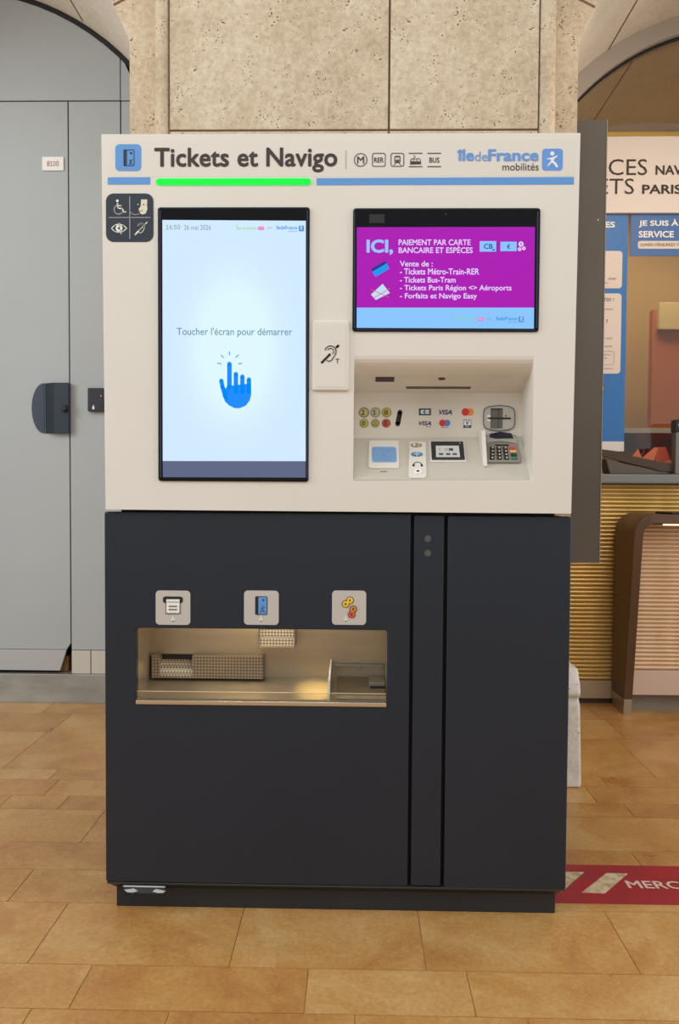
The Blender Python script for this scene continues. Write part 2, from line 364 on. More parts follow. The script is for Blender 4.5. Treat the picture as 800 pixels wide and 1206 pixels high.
# joints of the arch stones
def joint(c, ang, front=True, soffit=None, y0=YP, y1=YW-.03, r1=.35):
    bm = BM(); d = V((math.cos(math.radians(ang)), math.sin(math.radians(ang)))); t = V((-d.y, d.x)); cc = V((c[0], c[1]))
    if front:
        a = cc+d*(c[2]+.0); b = cc+d*(c[2]+r1); q = t*.003
        prism(bm, FR(YP), [tuple(a-q), tuple(b-q), tuple(b+q), tuple(a+q)], -.002, .002)
    if soffit is not None:
        a = cc+d*(c[2]-.0025); b = cc+d*(c[2]+.004); q = t*.003
        prism(bm, FR(y0), [tuple(a-q), tuple(b-q), tuple(b+q), tuple(a+q)], -.002, -(y1-y0))
    obj('mortar_joint', bm, MORTAR, pillar)
def ang_of(c, px, py, Y):
    u, v = FR(Y).uv(px, py); return math.degrees(math.atan2(v-c[1], u-c[0]))
joint(LA, ang_of(LA, 122, 12, YP)); joint(LA, ang_of(LA, 98, 24, YW-.03), False, True)
joint(RA, ang_of(RA, 714, 15, YP)); joint(RA, ang_of(RA, 722, 55, YG-.1), False, True, y1=YG-.04)
joint(RA, ang_of(RA, 722, 55, YG)-10, False, True, y0=YG+.1, y1=YBACK-.1); joint(RA, ang_of(RA, 722, 55, YG)+14, False, True, y0=YG+.1, y1=YBACK-.1)

# ------------------------------------------------------------------ grey panelled wall and door on the left
FW = FR(YW); GREY = noisy('grey_panel_paint', (168, 173, 174), (173, 178, 179), 1.2, .5, spec=.35)
SEAM = mat('dark_seam', (24, 25, 27), .7)
def arc_cut(c, x, shrink=.012): return c[1]+math.sqrt(max(0, (c[2]-shrink)**2-(x-c[0])**2))
xs1 = FW.uv(82, 450)[0]; xs2 = FW.uv(142, 110)[0]; zs = FW.uv(70, 119)[1]; zk = FW.uv(60, 765)[1]; zg = FW.uv(60, 790)[1]; zb = FW.uv(60, 793)[1]
XE = -.62
bm = BM(); box(bm, -2.793, XE, YW+.22, YW+.24, 0, 3.3); wl = struct(obj('wall_left', bm, SEAM), 'dark backing wall behind the grey panels under the left arch')
g = .0028
def panel(name, pts, label=None, parent=None, m=GREY):
    bm = BM(); prism(bm, FW, pts, -.02, 0); o = obj(name, bm, m, parent, bevel=.001)
    if not parent: struct(o, label)
    return o
top = [(xs2-g, zs+g)]+[(LA[0]+(LA[2]-.012)*math.cos(a_), LA[1]+(LA[2]-.012)*math.sin(a_)) for a_ in np.linspace(math.acos((xs2-g-LA[0])/(LA[2]-.012)), PI, 60)]+[(LA[0]-LA[2]+.012, zs+g)]
panel('wall_panel', top, 'large arched grey panel above the seam over the door')
panel('wall_panel', [(xs2+g, zs+g), (XE, zs+g), (XE, arc_cut(LA, XE)-.0), (xs2+g, arc_cut(LA, xs2+g))], 'narrow grey panel beside the pillar above the seam')
panel('wall_panel', [(xs1+g, zk), (xs2-g, zk), (xs2-g, zs-g), (xs1+g, zs-g)], 'grey panel holding the black badge reader')
panel('wall_panel', [(xs2+g, zk), (XE, zk), (XE, zs-g), (xs2+g, zs-g)], 'narrow grey panel between badge reader panel and pillar')
# arch gasket
bm = BM(); n = 40
o_ = [(LA[0]+LA[2]*math.cos(math.radians(a)), LA[1]+LA[2]*math.sin(math.radians(a))) for a in np.linspace(2, 178, n)]
i_ = [(LA[0]+(LA[2]-.022)*math.cos(math.radians(a)), LA[1]+(LA[2]-.022)*math.sin(math.radians(a))) for a in np.linspace(2, 178, n)]
stripring(bm, FR(YW-.002), o_, i_, -.03, 0); struct(obj('trim_1', bm, mat('black_rubber', (20, 20, 22), .6)), 'black curved trim under the left stone arch')
# door with torn lower corner
door = root('door_1', ((xs1-.5), YW, zg), 'tall grey door with half round dark handle plate and torn lower corner')
cx_, cz_ = FW.uv(71, 790); tx, tz = FW.uv(81, 763)
pts = [(-2.79, zk+.001), (tx-.01, zk+.001), (xs1-g, tz+.02), (xs1-g, zs-g), (-2.79, zs-g)]
panel('door_leaf', pts, parent=door)
bm = BM(); prism(bm, FW, [(-2.79, zg+.002), (cx_, zg+.002), (tx-.01, zk-.001), (-2.79, zk-.001)], -.012, .003)
obj('kick_plate', bm, mat('satin_aluminium', (178, 182, 182), .4, .15), door, bevel=.001, label='pale metal kick plate torn at the corner')
HP = mat('dark_blue_plate', (42, 58, 74), .35); FH = FR(YW-.004)
hc = FH.uv(82, 481); hx = FH.uv(37.5, 481)[0]; hz1 = FH.uv(60, 451)[1]; hz0 = FH.uv(60, 510)[1]; hxr = FH.uv(84, 481)[0]-.004
rh = (hz1-hz0)/2*1.0; cxm = FH.uv(52, 481)[0]
arc = []
for k in range(17):
    a = math.radians(90+180*k/16); arc.append((cxm+(cxm-hx)*1.0*math.cos(a) if True else 0, hc[1]+rh*math.sin(a)))
FH0 = FH
bm = BM(); prism(bm, FH, [(cxm+.001, hc[1]-rh), (cxm+.001, hc[1]+rh)]+arc, -.004, .003); obj('handle_plate', bm, HP, door, bevel=.001, label='dark blue half round handle plate')
bm = BM()
x1_, x2_ = FH.uv(53, 481)[0], FH.uv(66, 481)[0]
Pt = PL((0, 0, hc[1]-rh), (1, 0, 0), (0, -1, 0))   # u = x, v = -y : a folded pull along z
prism(bm, Pt, [(x1_, -(YW-.002)), (x2_, -(YW-.002)), (hxr, -(YW-.002)), (hxr, -(YW-.028)), (x2_, -(YW-.028))], 0, -2*rh)
obj('pull_fold', bm, mat('shaded_blue_plate', (26, 38, 54), .35), door, bevel=.001)  # darker copy of the plate blue: shade of the fold in its colour
bm = BM(); kx, kz = FR(YW-.03).uv(76, 481); tube(bm, (kx, YW-.028, kz), (kx, YW-.05, kz), .016, 24, .014); obj('lock_knob', bm, mat('black_plastic', (20, 21, 24), .35), door, bevel=.002)
# strip below the fixed panel, skirting, and what shows through the gap
xr1 = FW.uv(107, 778)[0]
BEI = mat('beige_strip', (196, 192, 180), .5)
bm = BM(); box(bm, xs1+g, xr1-.002, YW, YW+.018, zb, zk-.003); box(bm, xr1+.002, XE, YW, YW+.018, zb, zk-.003); struct(obj('trim_2', bm, BEI, bevel=.001), 'beige strip of tiles above the skirting right of the door')
bm = BM(); box(bm, -2.793, XE, YW-.015, YW+.2, 0, zb-.001); struct(obj('baseboard_left', bm, noisy('skirting_steel', (150, 150, 144), (170, 170, 163), 7, .35, .35, stretch=(1, 1, 3)), bevel=.002), 'satin metal skirting under the grey door')
bm = BM(); q = FR(YW+.05); u0, u1, v0, v1 = q.rect(35, 782, 57, 796); box(bm, u0, u1, YW+.05, YW+.15, zb, v1)
tag(obj('box', bm, mat('red_card', (150, 26, 40), .6), bevel=.002), 'red flat box glimpsed through the gap under the grey door', 'box')
bm = BM(); q = FR(YW+.06); u0, u1, v0, v1 = q.rect(74, 772, 81.5, 790); box(bm, u0-.01, u1, YW+.05, YW+.13, zb, v1)
tag(obj('cardboard_box', bm, mat('cardboard', (178, 130, 76), .8), bevel=.002), 'small brown cardboard box behind the torn door corner', 'box')
# door sign and badge reader
FS = FR(YW-.003)
sg = thing('door_sign', 'small white plate lettered B100 on the grey door', 'sign', FS.pt(62, 193))
bm = BM(); prism(bm, FS, rr(*FS.rect(50, 185, 75, 201), .003), -.003, .003); obj('plate', bm, PRINTW, sg)
text('B100', (56, 190, 69.5, 196), FS, mat('sign_red', (140, 30, 40), .6), sg, h=.0036, bold=.006)
br = thing('badge_reader', 'black badge reader with a red light on the grey panel', 'badge reader', FW.pt(114, 471))
FBR = FR(YW); r_ = FBR.rect(105, 457.5, 124, 485)
bm = BM(); prism(bm, FBR, rr(r_[0], r_[1], r_[2], r_[3], .004), 0, .022); obj('case', bm, mat('reader_black', (44, 44, 52), .3), br, bevel=.003)
FB2 = FR(YW-.0225)
bm = BM(); prism(bm, FB2, ell(*FB2.uv(119, 466), .0022), 0, .001); obj('status_light', bm, mat('red_led', (255, 150, 160), emit=1.2), br)
bm = BM(); prism(bm, FB2, ell(*FB2.uv(110, 478), .003), 0, .0006); prism(bm, FB2, rr(*FB2.rect(108.8, 479, 111.2, 482), .001), 0, .0006); obj('logo', bm, PRINTW, br)

# ------------------------------------------------------------------ ticket machine
YF = -.012; FH = FR(YF); F0 = FR(0.0); DEPTH = .66
tm = thing('ticket_machine', 'tall white and anthracite ticket machine with two lit screens in front of the stone pillar', 'ticket machine', (0, .3, 0))
# white housing with a payment recess
hp = [FH.uv(*q) for q in ((119.3, 158), (684, 156.5), (673, 605), (124.3, 600))]
bm = BM(); prism(bm, FH, hp, 0, -(DEPTH-YF))
RB = .108; Fb = FR(RB)
rx0 = FH.uv(416.5, 500)[0]; rx1 = FH.uv(628, 500)[0]; bx1 = Fb.uv(616, 490)[0]; bx0 = rx0+.001
zt0 = FH.uv(520, 419)[1]; zt1 = Fb.uv(520, 462)[1]; zb1 = Fb.uv(520, 515)[1]; zb0 = FH.uv(520, 566)[1]
cut = BM()
prof = [(-.06, zt0+.02), (YF, zt0), *[(YF+(RB*.42-YF)*t**1.9, zt0-(zt0-zt1)*.62*(1-(1-t)**1.25)) for t in (.15, .3, .45, .6, .75, .88, 1.0)], (RB, zt1), (RB, zb1), (YF, zb0), (-.06, zb0)]
yz_prism(cut, prof, rx0, rx1)
hs = obj('housing', bm, WHITE, tm, bevel=.007, seg=3, cutters=(cut,), label='white upper housing with payment recess')
hs.modifiers[0].angle_limit = math.radians(50)
bm = BM(); box(bm, -.49, .49, .02, DEPTH-.02, .90, hp[2][1]+.01); obj('neck', bm, BLACKGAP, tm)
# header film and print
def dec(name, mt, parent=tm, pl=FH, label=None):
    class D:
        def __init__(s): s.bm = BM()
        def rr(s, x0, y0, x1, y1, r, h0=0, h1=.0008): prism(s.bm, pl, rr(*pl.rect(x0, y0, x1, y1), r*pl.sc(x0, y0)), h0, h1); return s
        def ell(s, x, y, rx, ry=None, h0=0, h1=.0008): k = pl.sc(x, y); u, v = pl.uv(x, y); prism(s.bm, pl, ell(u, v, rx*k, (ry or rx)*k), h0, h1); return s
        def st(s, pts, wd, closed=False, h0=0, h1=.0008): stroke(s.bm, pl, pl.poly(pts), wd*pl.sc(*pts[0]), h0, h1, closed); return s
        def po(s, pts, h0=0, h1=.0008): prism(s.bm, pl, pl.poly(pts), h0, h1); return s
        def ring(s, x, y, r0, r1, h0=0, h1=.0008, ky=1.0):
            k = pl.sc(x, y); u, v = pl.uv(x, y); ring(s.bm, pl, ell(u, v, r1*k, r1*k*ky), ell(u, v, r0*k, r0*k*ky), h0, h1); return s
        def frame(s, x0, y0, x1, y1, r, wd, h0=0, h1=.0008):
            R = pl.rect(x0, y0, x1, y1); k = pl.sc(x0, y0); ring(s.bm, pl, rr(*R, r*k), rr(R[0]+wd*k, R[1]-wd*k, R[2]+wd*k, R[3]-wd*k, max(r-wd, .2)*k), h0, h1); return s
        def done(s, **kw): return obj(name, s.bm, mt, parent, label=label, **kw)
    return D()
def arcpx(cx, cy, r, a0, a1, n=12, ry=None): return [(cx+r*math.cos(math.radians(a0+(a1-a0)*k/n)), cy-(ry or r)*math.sin(math.radians(a0+(a1-a0)*k/n))) for k in range(n+1)]

dec('header_film', mat('header_film', (220, 215, 205), .42)).rr(129, 165, 677, 208, 2, 0, .0004).done()
dec('stripe', BLUE, label='light blue stripe').rr(127, 209, 177, 217.3, .5).done()
dec('stripe', BLUE, label='light blue stripe').po([(373, 210), (676, 208.6), (676, 217.3), (373, 218.2)]).done()
dec('light_bar', mat('green_light', (0, 255, 70), emit=1.0), label='glowing green status bar').rr(184, 210.6, 366.5, 218, 3.6, 0, .003).done()
# ticket pictogram
b = dec('pictogram_plate', BLUE, label='blue plate with a ticket drawing'); plate = b.rr(136, 170, 166.5, 201.5, 5, 0, .001).done()
d = dec('drawing', mat('pictogram_navy', (34, 48, 76), .5), plate)
d.frame(145.8, 176.5, 158.5, 195.8, 1.5, .8, .001, .0016); d.rr(146, 176.8, 149.6, 195.5, .5, .001, .0016); d.ell(154.5, 180.5, 1.4, None, .001, .0016)
d.st([(152.5, 194), (154, 191), (156, 194)], .8, False, .001, .0016); d.st([(152.5, 188.5), (154, 190.5), (156, 188)], .8, False, .001, .0016); d.done()
text('Tickets et Navigo', (182, 174, 397.5, 203.5), FH, INK, tm, bold=.023, h=.0012, spacing=1.02)
dec('divider_rule', mat('rule_grey', (176, 168, 158), .6)).rr(407, 177, 408, 199, .2, 0, .0010).done()
def badge(kind, cx):
    d = dec('transport_badge', INK)
    if kind == 'M': d.ring(cx, 188.5, 7.0, 7.9, 0, .001)
    elif kind in ('RER', 'TRAIN'): d.frame(cx-8, 180.3, cx+8, 196.5, 2.6, .9, 0, .001)
    else:
        d.rr(cx-8, 180.2, cx+8, 181.3, .2, 0, .001)
    if kind == 'TRAIN':
        d.rr(cx-3.6, 183.6, cx+3.6, 192.2, 2, 0, .0009); d.st([(cx-2.3, 192.4), (cx-4, 194.6)], .8); d.st([(cx+2.3, 192.4), (cx+4, 194.6)], .8)
    if kind == 'TRAM':
        d.po([(cx-6.4, 194.0), (cx-6.2, 188.5), (cx-5, 187), (cx+4, 186.4), (cx+6, 188.2), (cx+6.6, 193.6)]); d.st([(cx-2.4, 186.6), (cx-.6, 184.6), (cx-2.2, 183)], .6)
    o = d.done()
    if kind in ('TRAM', 'BUS'): dec('rule', INK, o).rr(cx-8, 195.8, cx+8, 196.9, .2, 0, .001).done()
    if kind == 'M': text('M', (cx-4.1, 184.4, cx+4.2, 192.9), FH, INK, o, bold=.01, h=.0012)
    if kind == 'RER': text('RER', (cx-5.6, 185.6, cx+5.6, 191.6), FH, INK, o, bold=.012, h=.0012)
    if kind == 'BUS': text('BUS', (cx-5.8, 185.6, cx+6, 191.8), FH, INK, o, bold=.012, h=.0012)
    if kind == 'TRAIN': dec('window', GREYW, o).rr(cx-2.7, 185.6, cx+2.7, 188.6, .5, 0, .0014).ell(cx-1.9, 190.4, .55, None, 0, .0014).ell(cx+1.9, 190.4, .55, None, 0, .0014).done()
    if kind == 'TRAM': dec('window', GREYW, o).po([(cx-5.4, 190.4), (cx-5, 188.2), (cx-2.4, 187.9), (cx-2.4, 190.4)], 0, .0014).po([(cx-1.8, 190.4), (cx-1.8, 187.8), (cx+1.2, 187.6), (cx+1.2, 190.4)], 0, .0014).po([(cx+1.9, 190.4), (cx+1.9, 187.6), (cx+4, 187.4), (cx+5.4, 189), (cx+5.6, 190.4)], 0, .0014).done()
for kd, x in (('M', 424.9), ('RER', 446.4), ('TRAIN', 468.2), ('TRAM', 489.6), ('BUS', 511.6)): badge(kd, x)
LBL = mat('logo_blue', (96, 150, 220), .5)
text('île', (538.5, 175.8, 558.5, 190), FH, LBL, tm, bold=.03, h=.0012); text('de', (559.5, 179, 574.5, 190), FH, LBL, tm, h=.0012)
text('France', (575, 175.8, 634.5, 190.2), FH, LBL, tm, bold=.03, h=.0012); text('mobilités', (592, 192.3, 634.5, 201), FH, INK, tm, h=.0012)
def walker(x, y, s, plate_m, par, pl, name='walker_logo', h=.0008, white=PRINTW):     # rounded square with a striding figure; s = side in px
    k = s/25.0
    o = dec(name, plate_m, par, pl).rr(x-12.2*k, y-13*k, x+12.2*k, y+13*k, 4*k, 0, h).done()
    if s < 10: 
        dec('figure', white, o, pl).st([(x-4*k, y+8*k), (x, y+1*k), (x+5*k, y+8*k)], 3*k, False, 0, h*1.5).st([(x-5*k, y-1*k), (x+5*k, y-4*k)], 3*k, False, 0, h*1.5).ell(x, y-7*k, 2.4*k, None, 0, h*1.5).done(); return o
    d = dec('figure', white, o, pl)
    d.ell(x-.2*k, y-7.2*k, 2.5*k, None, 0, h*1.5)
    d.po([(x-6.6*k, y-1.2*k), (x-1*k, y-2.4*k), (x+6.2*k, y-5*k), (x+5.6*k, y-3.4*k), (x+2*k, y-1*k), (x+1.4*k, y+1.6*k), (x+4.6*k, y+4.2*k), (x+7*k, y+8.8*k), (x+4.2*k, y+9*k), (x+2*k, y+5.4*k), (x-.8*k, y+3.4*k), (x-3*k, y+6*k), (x-6.6*k, y+8.4*k), (x-5*k, y+5.4*k), (x-2.4*k, y+2.6*k), (x-1.8*k, y-.4*k), (x-6.2*k, y-.2*k)], 0, h*1.5)
    d.done(); return o
walker(650.8, 188.2, 25, LBL, tm, FH)
# accessibility sticker
st = dec('access_sticker', NAVY, label='dark sticker with four white access symbols').rr(125, 228, 180.8, 285, 9, 0, .001).done()
WL_ = PRINTW; H1, H2 = .001, .0016
dec('rule', mat('sticker_rule', (150, 156, 164), .5), st).rr(152.6, 231.5, 153.6, 281.5, .2, H1, H2).rr(128, 256, 177.5, 256.9, .2, H1, H2).done()
d = dec('wheelchair_symbol', WL_, st); d.ell(138.5, 236.8, 1.5, None, H1, H2).st([(138.7, 239.5), (139.2, 245.4), (144.2, 245.8), (146.4, 250.4), (148.4, 249.6)], 1.4, False, H1, H2).st([(139, 242.3), (143, 242.5)], 1.1, False, H1, H2).st(arcpx(140, 247, 5.4, 115, 335, 14), 1.2, False, H1, H2).done()
d = dec('face_symbol', mat('sticker_cream', (222, 214, 190), .5), st); d.po([(166.5, 235.2), (173.6, 235.2), (173.4, 243), (174, 246), (172, 251.5), (168.5, 252.8), (165.6, 252), (165, 249.6), (163.8, 249), (164.6, 247.6), (163.4, 246.8), (166, 243)], H1, H2).st(arcpx(160, 245, 8, 200, 300, 8), .5, False, H1, H2).ell(162.8, 241, .7, None, H1, H2).done()
dec('face_features', NAVY, st).ell(169.4, 241.2, 1.1, .6, H1, H2+.0004).st([(165, 248.8), (168.6, 248.2)], .5, False, H1, H2+.0004).done()
d = dec('eye_symbol', WL_, st); d.st([(131.5, 269.2), (135.5, 265.4), (140.5, 264), (145.5, 265.6), (149.6, 269), (145.5, 272.6), (140.5, 274), (135.5, 272.8)], 1, True, H1, H2).ring(140.5, 269, 1.6, 4.0, H1, H2).po([(140.2, 262.6), (141, 262.6), (143.4, 276), (142.6, 276)], H1, H2).done()
def ear(d, x, y, k, H1, H2, wd=1.1, bar=2.0):
    d.st([(x+math.cos(math.radians(a))*5.2*k-(0 if a < 60 else 0), y-math.sin(math.radians(a))*5.2*k) for a in range(165, -35, -12)]+[(x+3.4*k, y+4.6*k), (x+1.2*k, y+8*k), (x-1.2*k, y+9.4*k), (x-3.4*k, y+8.4*k)], wd, False, H1, H2)
    d.st([(x+math.cos(math.radians(a))*2.9*k, y-math.sin(math.radians(a))*2.9*k) for a in range(150, -50, -14)], wd*.8, False, H1, H2)
d = dec('ear_symbol', WL_, st); ear(d, 166.6, 267.2, .8, H1, H2, .8); d.st([(159.4, 276.6), (164.2, 271.4)], 1.6, False, H1, H2).st([(171, 264.4), (173.4, 262)], 1.3, False, H1, H2).st([(164.2, 271.4), (171, 264.4)], .7, False, H1, H2).done()

# --- touchscreen
def grad_screen(name, inner, outer, strength=1.0):
    m = mat(name, inner, emit=strength); N, L = nt(m); b = N['Principled BSDF']
    tc = N.new('ShaderNodeTexCoord'); mp = N.new('ShaderNodeMapping'); mp.inputs['Location'].default_value = (-1, 0, -.94); mp.inputs['Scale'].default_value = (2, 0, 2.0)
    gr = N.new('ShaderNodeTexGradient'); gr.gradient_type = 'QUADRATIC_SPHERE'; r = N.new('ShaderNodeValToRGB')
    r.color_ramp.elements[0].color = (*lin(outer), 1); r.color_ramp.elements[1].color = (*lin(inner), 1); r.color_ramp.elements[1].position = .3
    L.new(tc.outputs['Generated'], mp.inputs[0]); L.new(mp.outputs[0], gr.inputs[0]); L.new(gr.outputs['Fac'], r.inputs[0]); L.new(r.outputs[0], b.inputs['Emission Color'])
    return m
tsc = thing  # alias unused
bm = BM(); R = FH.rect(186.5, 244.5, 364.3, 567)
prism(bm, FH, rr(*R, .006), -.004, .005); ts = obj('touchscreen', bm, BEZEL, tm, bevel=.003, seg=3, label='tall lit touchscreen in a black bezel')
h0, h1 = .005, .0056
dec('display', grad_screen('screen_white', (222, 247, 255), (208, 233, 254)), ts).po([(192, 260), (360.5, 261), (360.3, 543.2), (192.5, 543)], h0, h1).done()
dec('task_bar', mat('task_bar', (104, 116, 150), emit=.75), ts).po([(192.5, 543), (360.3, 543.2), (360.2, 562.5), (192.7, 562)], h0, h1).done()
RIM = mat('blue_black_rim', (40, 48, 74), .2)
for q_ in ([(188.2, 248), (190, 248), (190.6, 562), (188.9, 562)], [(361.5, 248), (363, 248), (362.6, 563), (361.2, 563)]): dec('rim', RIM, ts).po(q_, h0-.002, h0+.0003).done()
TXT = mat('screen_text_blue', (96, 136, 172), emit=1.0); TXG = mat('screen_text_grey', (120, 146, 166), emit=1.0); UI = mat('screen_blue', (0, 138, 250), emit=1.0)
text('16:50', (196.5, 265.8, 213, 271.3), FH, TXG, ts, h=.0062, bold=.006); text('26 mai 2026', (217.5, 266, 249, 271.8), FH, TXG, ts, h=.0062)
text("Toucher l'écran pour démarrer", (209, 386.5, 344.5, 398), FH, TXT, ts, h=.0062, bold=.004)
SG = mat('screen_lime', (150, 214, 120), emit=1); SP = mat('screen_pink', (230, 120, 190), emit=1); SB = mat('screen_logo_blue', (50, 150, 226), emit=1)
def screen_logos(par, pl, x, y, h):
    text('transilien', (x+2, y-1.6, x+24, y+2), pl, SG, par, h=h)
    dec('leaf_mark', SG, par, pl).st([(x, y-3.4), (x+.6, y), (x+2.2, y+1.6)], .9, False, 0, h).done()
    o = dec('railway_badge', SP, par, pl).rr(x+25, y-1.6, x+32, y+2.4, 1, 0, h).done()
    text('SNCF', (x+26, y-.6, x+31, y+1.2), pl, mat('screen_pale', (250, 225, 245), emit=1), o, h=h+.0004)
    text('pour', (x+36, y-.8, x+42, y+1.6), pl, TXG, par, h=h)
    text('îledeFrance', (x+46, y-2.6, x+71, y+1.8), pl, SB, par, h=h, bold=.02); text('mobilités', (x+60, y+2.8, x+71, y+4.8), pl, TXG, par, h=h)
    walker(x+75.8, y+.6, 6.4, SB, par, pl, h=h)
screen_logos(ts, FH, 279.5, 269.5, .0062)
d = dec('hand_icon', UI, ts); hh, hi = .0056, .0062
d.st([(270.8, 429.2), (270.8, 456)], 5.4, False, hh, hi)
for x_, y_ in ((278.4, 441), (286, 444), (293.6, 447.5)): d.st([(x_, y_), (x_, 462)], 5.2, False, hh, hi)
d.po([(268, 455), (296.3, 452), (296.4, 465), (294.6, 472), (290, 478), (283, 481), (277, 481), (270.6, 478), (266, 473.6), (262.6, 466)], hh, hi)
d.st([(261.3, 448.8), (262.6, 456), (266.2, 468)], 5.0, False, hh, hi); d.po([(262.8, 452), (268.6, 462), (268.5, 474), (264, 469)], hh, hi)
for a, b_ in (((270.8, 415), (270.8, 418.4)), ((261.2, 418.8), (263.8, 421.4)), ((281.2, 418.4), (278.4, 421.4)), ((256.8, 428.4), (261, 428.8)), ((281.4, 428.8), (285.4, 428.4))): d.st([a, b_], 1.1, False, hh, hi)
d.done()

# --- advert screen
bm = BM(); prism(bm, FH, rr(*FH.rect(415.5, 245.5, 635.5, 391), .007), -.004, .005); asn = obj('information_screen', bm, BEZEL, tm, bevel=.003, seg=3, label='wide magenta information screen in a black bezel')
PUR = mat('screen_magenta', (170, 4, 178), emit=1.0); SBL = mat('screen_pale_blue', (136, 196, 255), emit=1.0); SWT = mat('screen_lilac_white', (226, 214, 255), emit=1.0); SCY = mat('screen_sky', (150, 196, 255), emit=1.0)
dec('display', PUR, asn).po([(420.4, 268.6), (629.6, 268.2), (628.6, 363), (420.3, 363)], h0, h1).done()
dec('display_footer', SBL, asn).po([(420.3, 363), (628.6, 363), (628.3, 387.6), (420.2, 386.6)], h0, h1).done()
for q_ in ([(416.7, 250), (418.3, 250), (418.5, 387), (417, 387)], [(632.2, 250), (634, 250), (632.4, 387), (630.8, 387)], [(420, 388.4), (630, 389.2), (630, 390), (420, 389.4)]): dec('rim', RIM, asn).po(q_, h0-.002, h0+.0003).done()
dec('camera_window', mat('smoked_window', (34, 34, 38), .25), asn).rr(435, 253.4, 453, 263.8, .5, h0, h0+.0006).done()
dec('camera_lens', mat('lens_dot', (60, 62, 66), .2), asn).ell(525, 253.2, .9, None, h0, h0+.0006).done()
hT = .0062
text('ICI,', (431.8, 283, 463, 301), FH, SCY, asn, h=hT, bold=.035)
text('PAIEMENT PAR CARTE', (469.5, 283, 554, 289.8), FH, SWT, asn, h=hT, bold=.014)
text('BANCAIRE ET ESPÈCES', (469.5, 290.6, 556.5, 299), FH, SWT, asn, h=hT, bold=.014)
for i, (s, x1) in enumerate((('Vente de :', 509.5), ('- Tickets Métro-Train-RER', 564), ('- Tickets Bus-Tram', 536.5), ('- Tickets Paris Région <> Aéroports', 602), ('- Forfaits et Navigo Easy', 561.5))):
    y0 = 308.2+i*9.45; text(s, (471, y0+(-.6 if 'é' in s and i == 1 else 0), x1, y0+(8.2 if ('p' in s or 'y' in s) else 6.6)), FH, SWT, asn, h=hT, bold=.015)
IC = mat('screen_icon_navy', (20, 70, 150), emit=1)
o = dec('card_icon', SBL, asn).rr(564.7, 285, 584, 297.2, .4, h0, hT).done(); text('CB', (569.5, 288.2, 580, 294.2), FH, IC, o, h=.0068, bold=.02); dec('chip', IC, o).rr(579.4, 294.6, 582.6, 296, .4, h0, .0068).done()
o = dec('banknote_icon', SBL, asn).rr(589, 285.7, 608, 296.6, .3, h0, hT).done(); text('€', (596.8, 288.4, 600.4, 294.4), FH, IC, o, h=.0068, bold=.02)
o = dec('coin_icon', SWT, asn).ell(613.2, 288.4, 3, None, h0, hT).ell(611.6, 294.4, 2.1, None, h0, hT).ell(616.6, 293.4, 2.1, None, h0, hT).done()
text('€', (612.2, 286.8, 614.4, 290), FH, IC, o, h=.0068, bold=.02); dec('dots', PUR, o).ell(611.6, 294.4, .7, None, h0, .0068).ell(616.6, 293.4, .7, None, h0, .0068).done()
o = dec('travel_card_icon', mat('screen_card_blue', (0, 150, 240), emit=1), asn).po([(437.4, 318.4), (454, 309), (458.6, 317.2), (442.2, 327)], h0, hT).done()
dec('band', mat('screen_card_navy', (16, 50, 130), emit=1), o).po([(437.2, 317.8), (453.6, 308.2), (455.2, 311), (438.8, 320.8)], h0, .0068).done()
o = dec('ticket_icon', mat('screen_ticket', (190, 220, 245), emit=1), asn).po([(437, 347.6), (450.8, 335), (459.2, 345.8), (442.6, 354)], h0, hT).done()
dec('crossing_lines', mat('screen_ticket_red', (220, 90, 90), emit=1), o).st([(437, 341.5), (458, 351)], .7, False, h0, .0068).st([(440, 352), (459, 340.6)], .7, False, h0, .0068).done()
screen_logos(asn, FH, 537.5, 376.2, .0062)

# --- induction loop plate
bm = BM(); prism(bm, FH, rr(*FH.rect(368.3, 378, 411.3, 460.4), .006), -.002, .007); lp = obj('hearing_loop_plate', bm, WHITE, tm, bevel=.004, seg=3, label='white raised plate with a hearing loop symbol')
bm = BM(); prism(bm, FH, rr(*FH.rect(372, 382, 407.5, 456.5), .004), .006, .0078); obj('inset', bm, WHITE, lp, bevel=.0007)
d = dec('ear_symbol', INK2, lp); ear(d, 389.6, 414.6, 1.25, .0078, .0086, 1.0); d.st([(379.5, 427.5), (388.7, 418.2)], 2.6, False, .0078, .0086).st([(396.8, 409.6), (398.6, 407.8)], 2.6, False, .0078, .0086).done()
text('T', (395.6, 423.2, 399.8, 428.5), FH, INK2, lp, h=.0086, bold=.012)

# --- payment recess: overhang, back panel, sloping console
PT = PL((0, RB, zt1), (1, 0, 0), (0, -(RB-RB*.42), (zt0-zt1)*.38)); PTn = PT      # overhang plane, facing down and out
def facing(pl):                                                     # make sure +h points at the viewer
    if pl.n.dot(CAM-pl.O) < 0: pl.n = -pl.n
    return pl
facing(PT); PB = facing(FR(RB)); PC = facing(PL((0, RB, zb1), (1, 0, 0), (0, RB-YF, zb1-zb0)))
PT.O = PT.O+PT.n*.0006; PB.O = PB.O+PB.n*.0006; 
SLOT = mat('slot_black', (16, 14, 20), .5)
dec('receipt_slot', mat('slot_violet', (52, 42, 60), .4), tm, PT).rr(442.5, 443.8, 464.5, 449.3, .3, -.001, .001).done()
dec('banknote_slot', mat('slot_grey', (92, 84, 82), .5), tm, PT).rr(478.5, 455.6, 554.5, 457.6, .3, -.001, .001).done()
dec('camera_lens', mat('lens_brown', (58, 52, 46), .25), tm, PT).ell(520.5, 446, 4.2, 2.6, -.001, .001).done()
bm = BM(); zm = (zt1+zb1)/2
dec('payment_panel', mat('panel_cream', (222, 216, 202), .45), tm, PB).po([(417.4, 463), (616.3, 463), (614.6, 515), (417.6, 515)], -.0005, .0005).done()
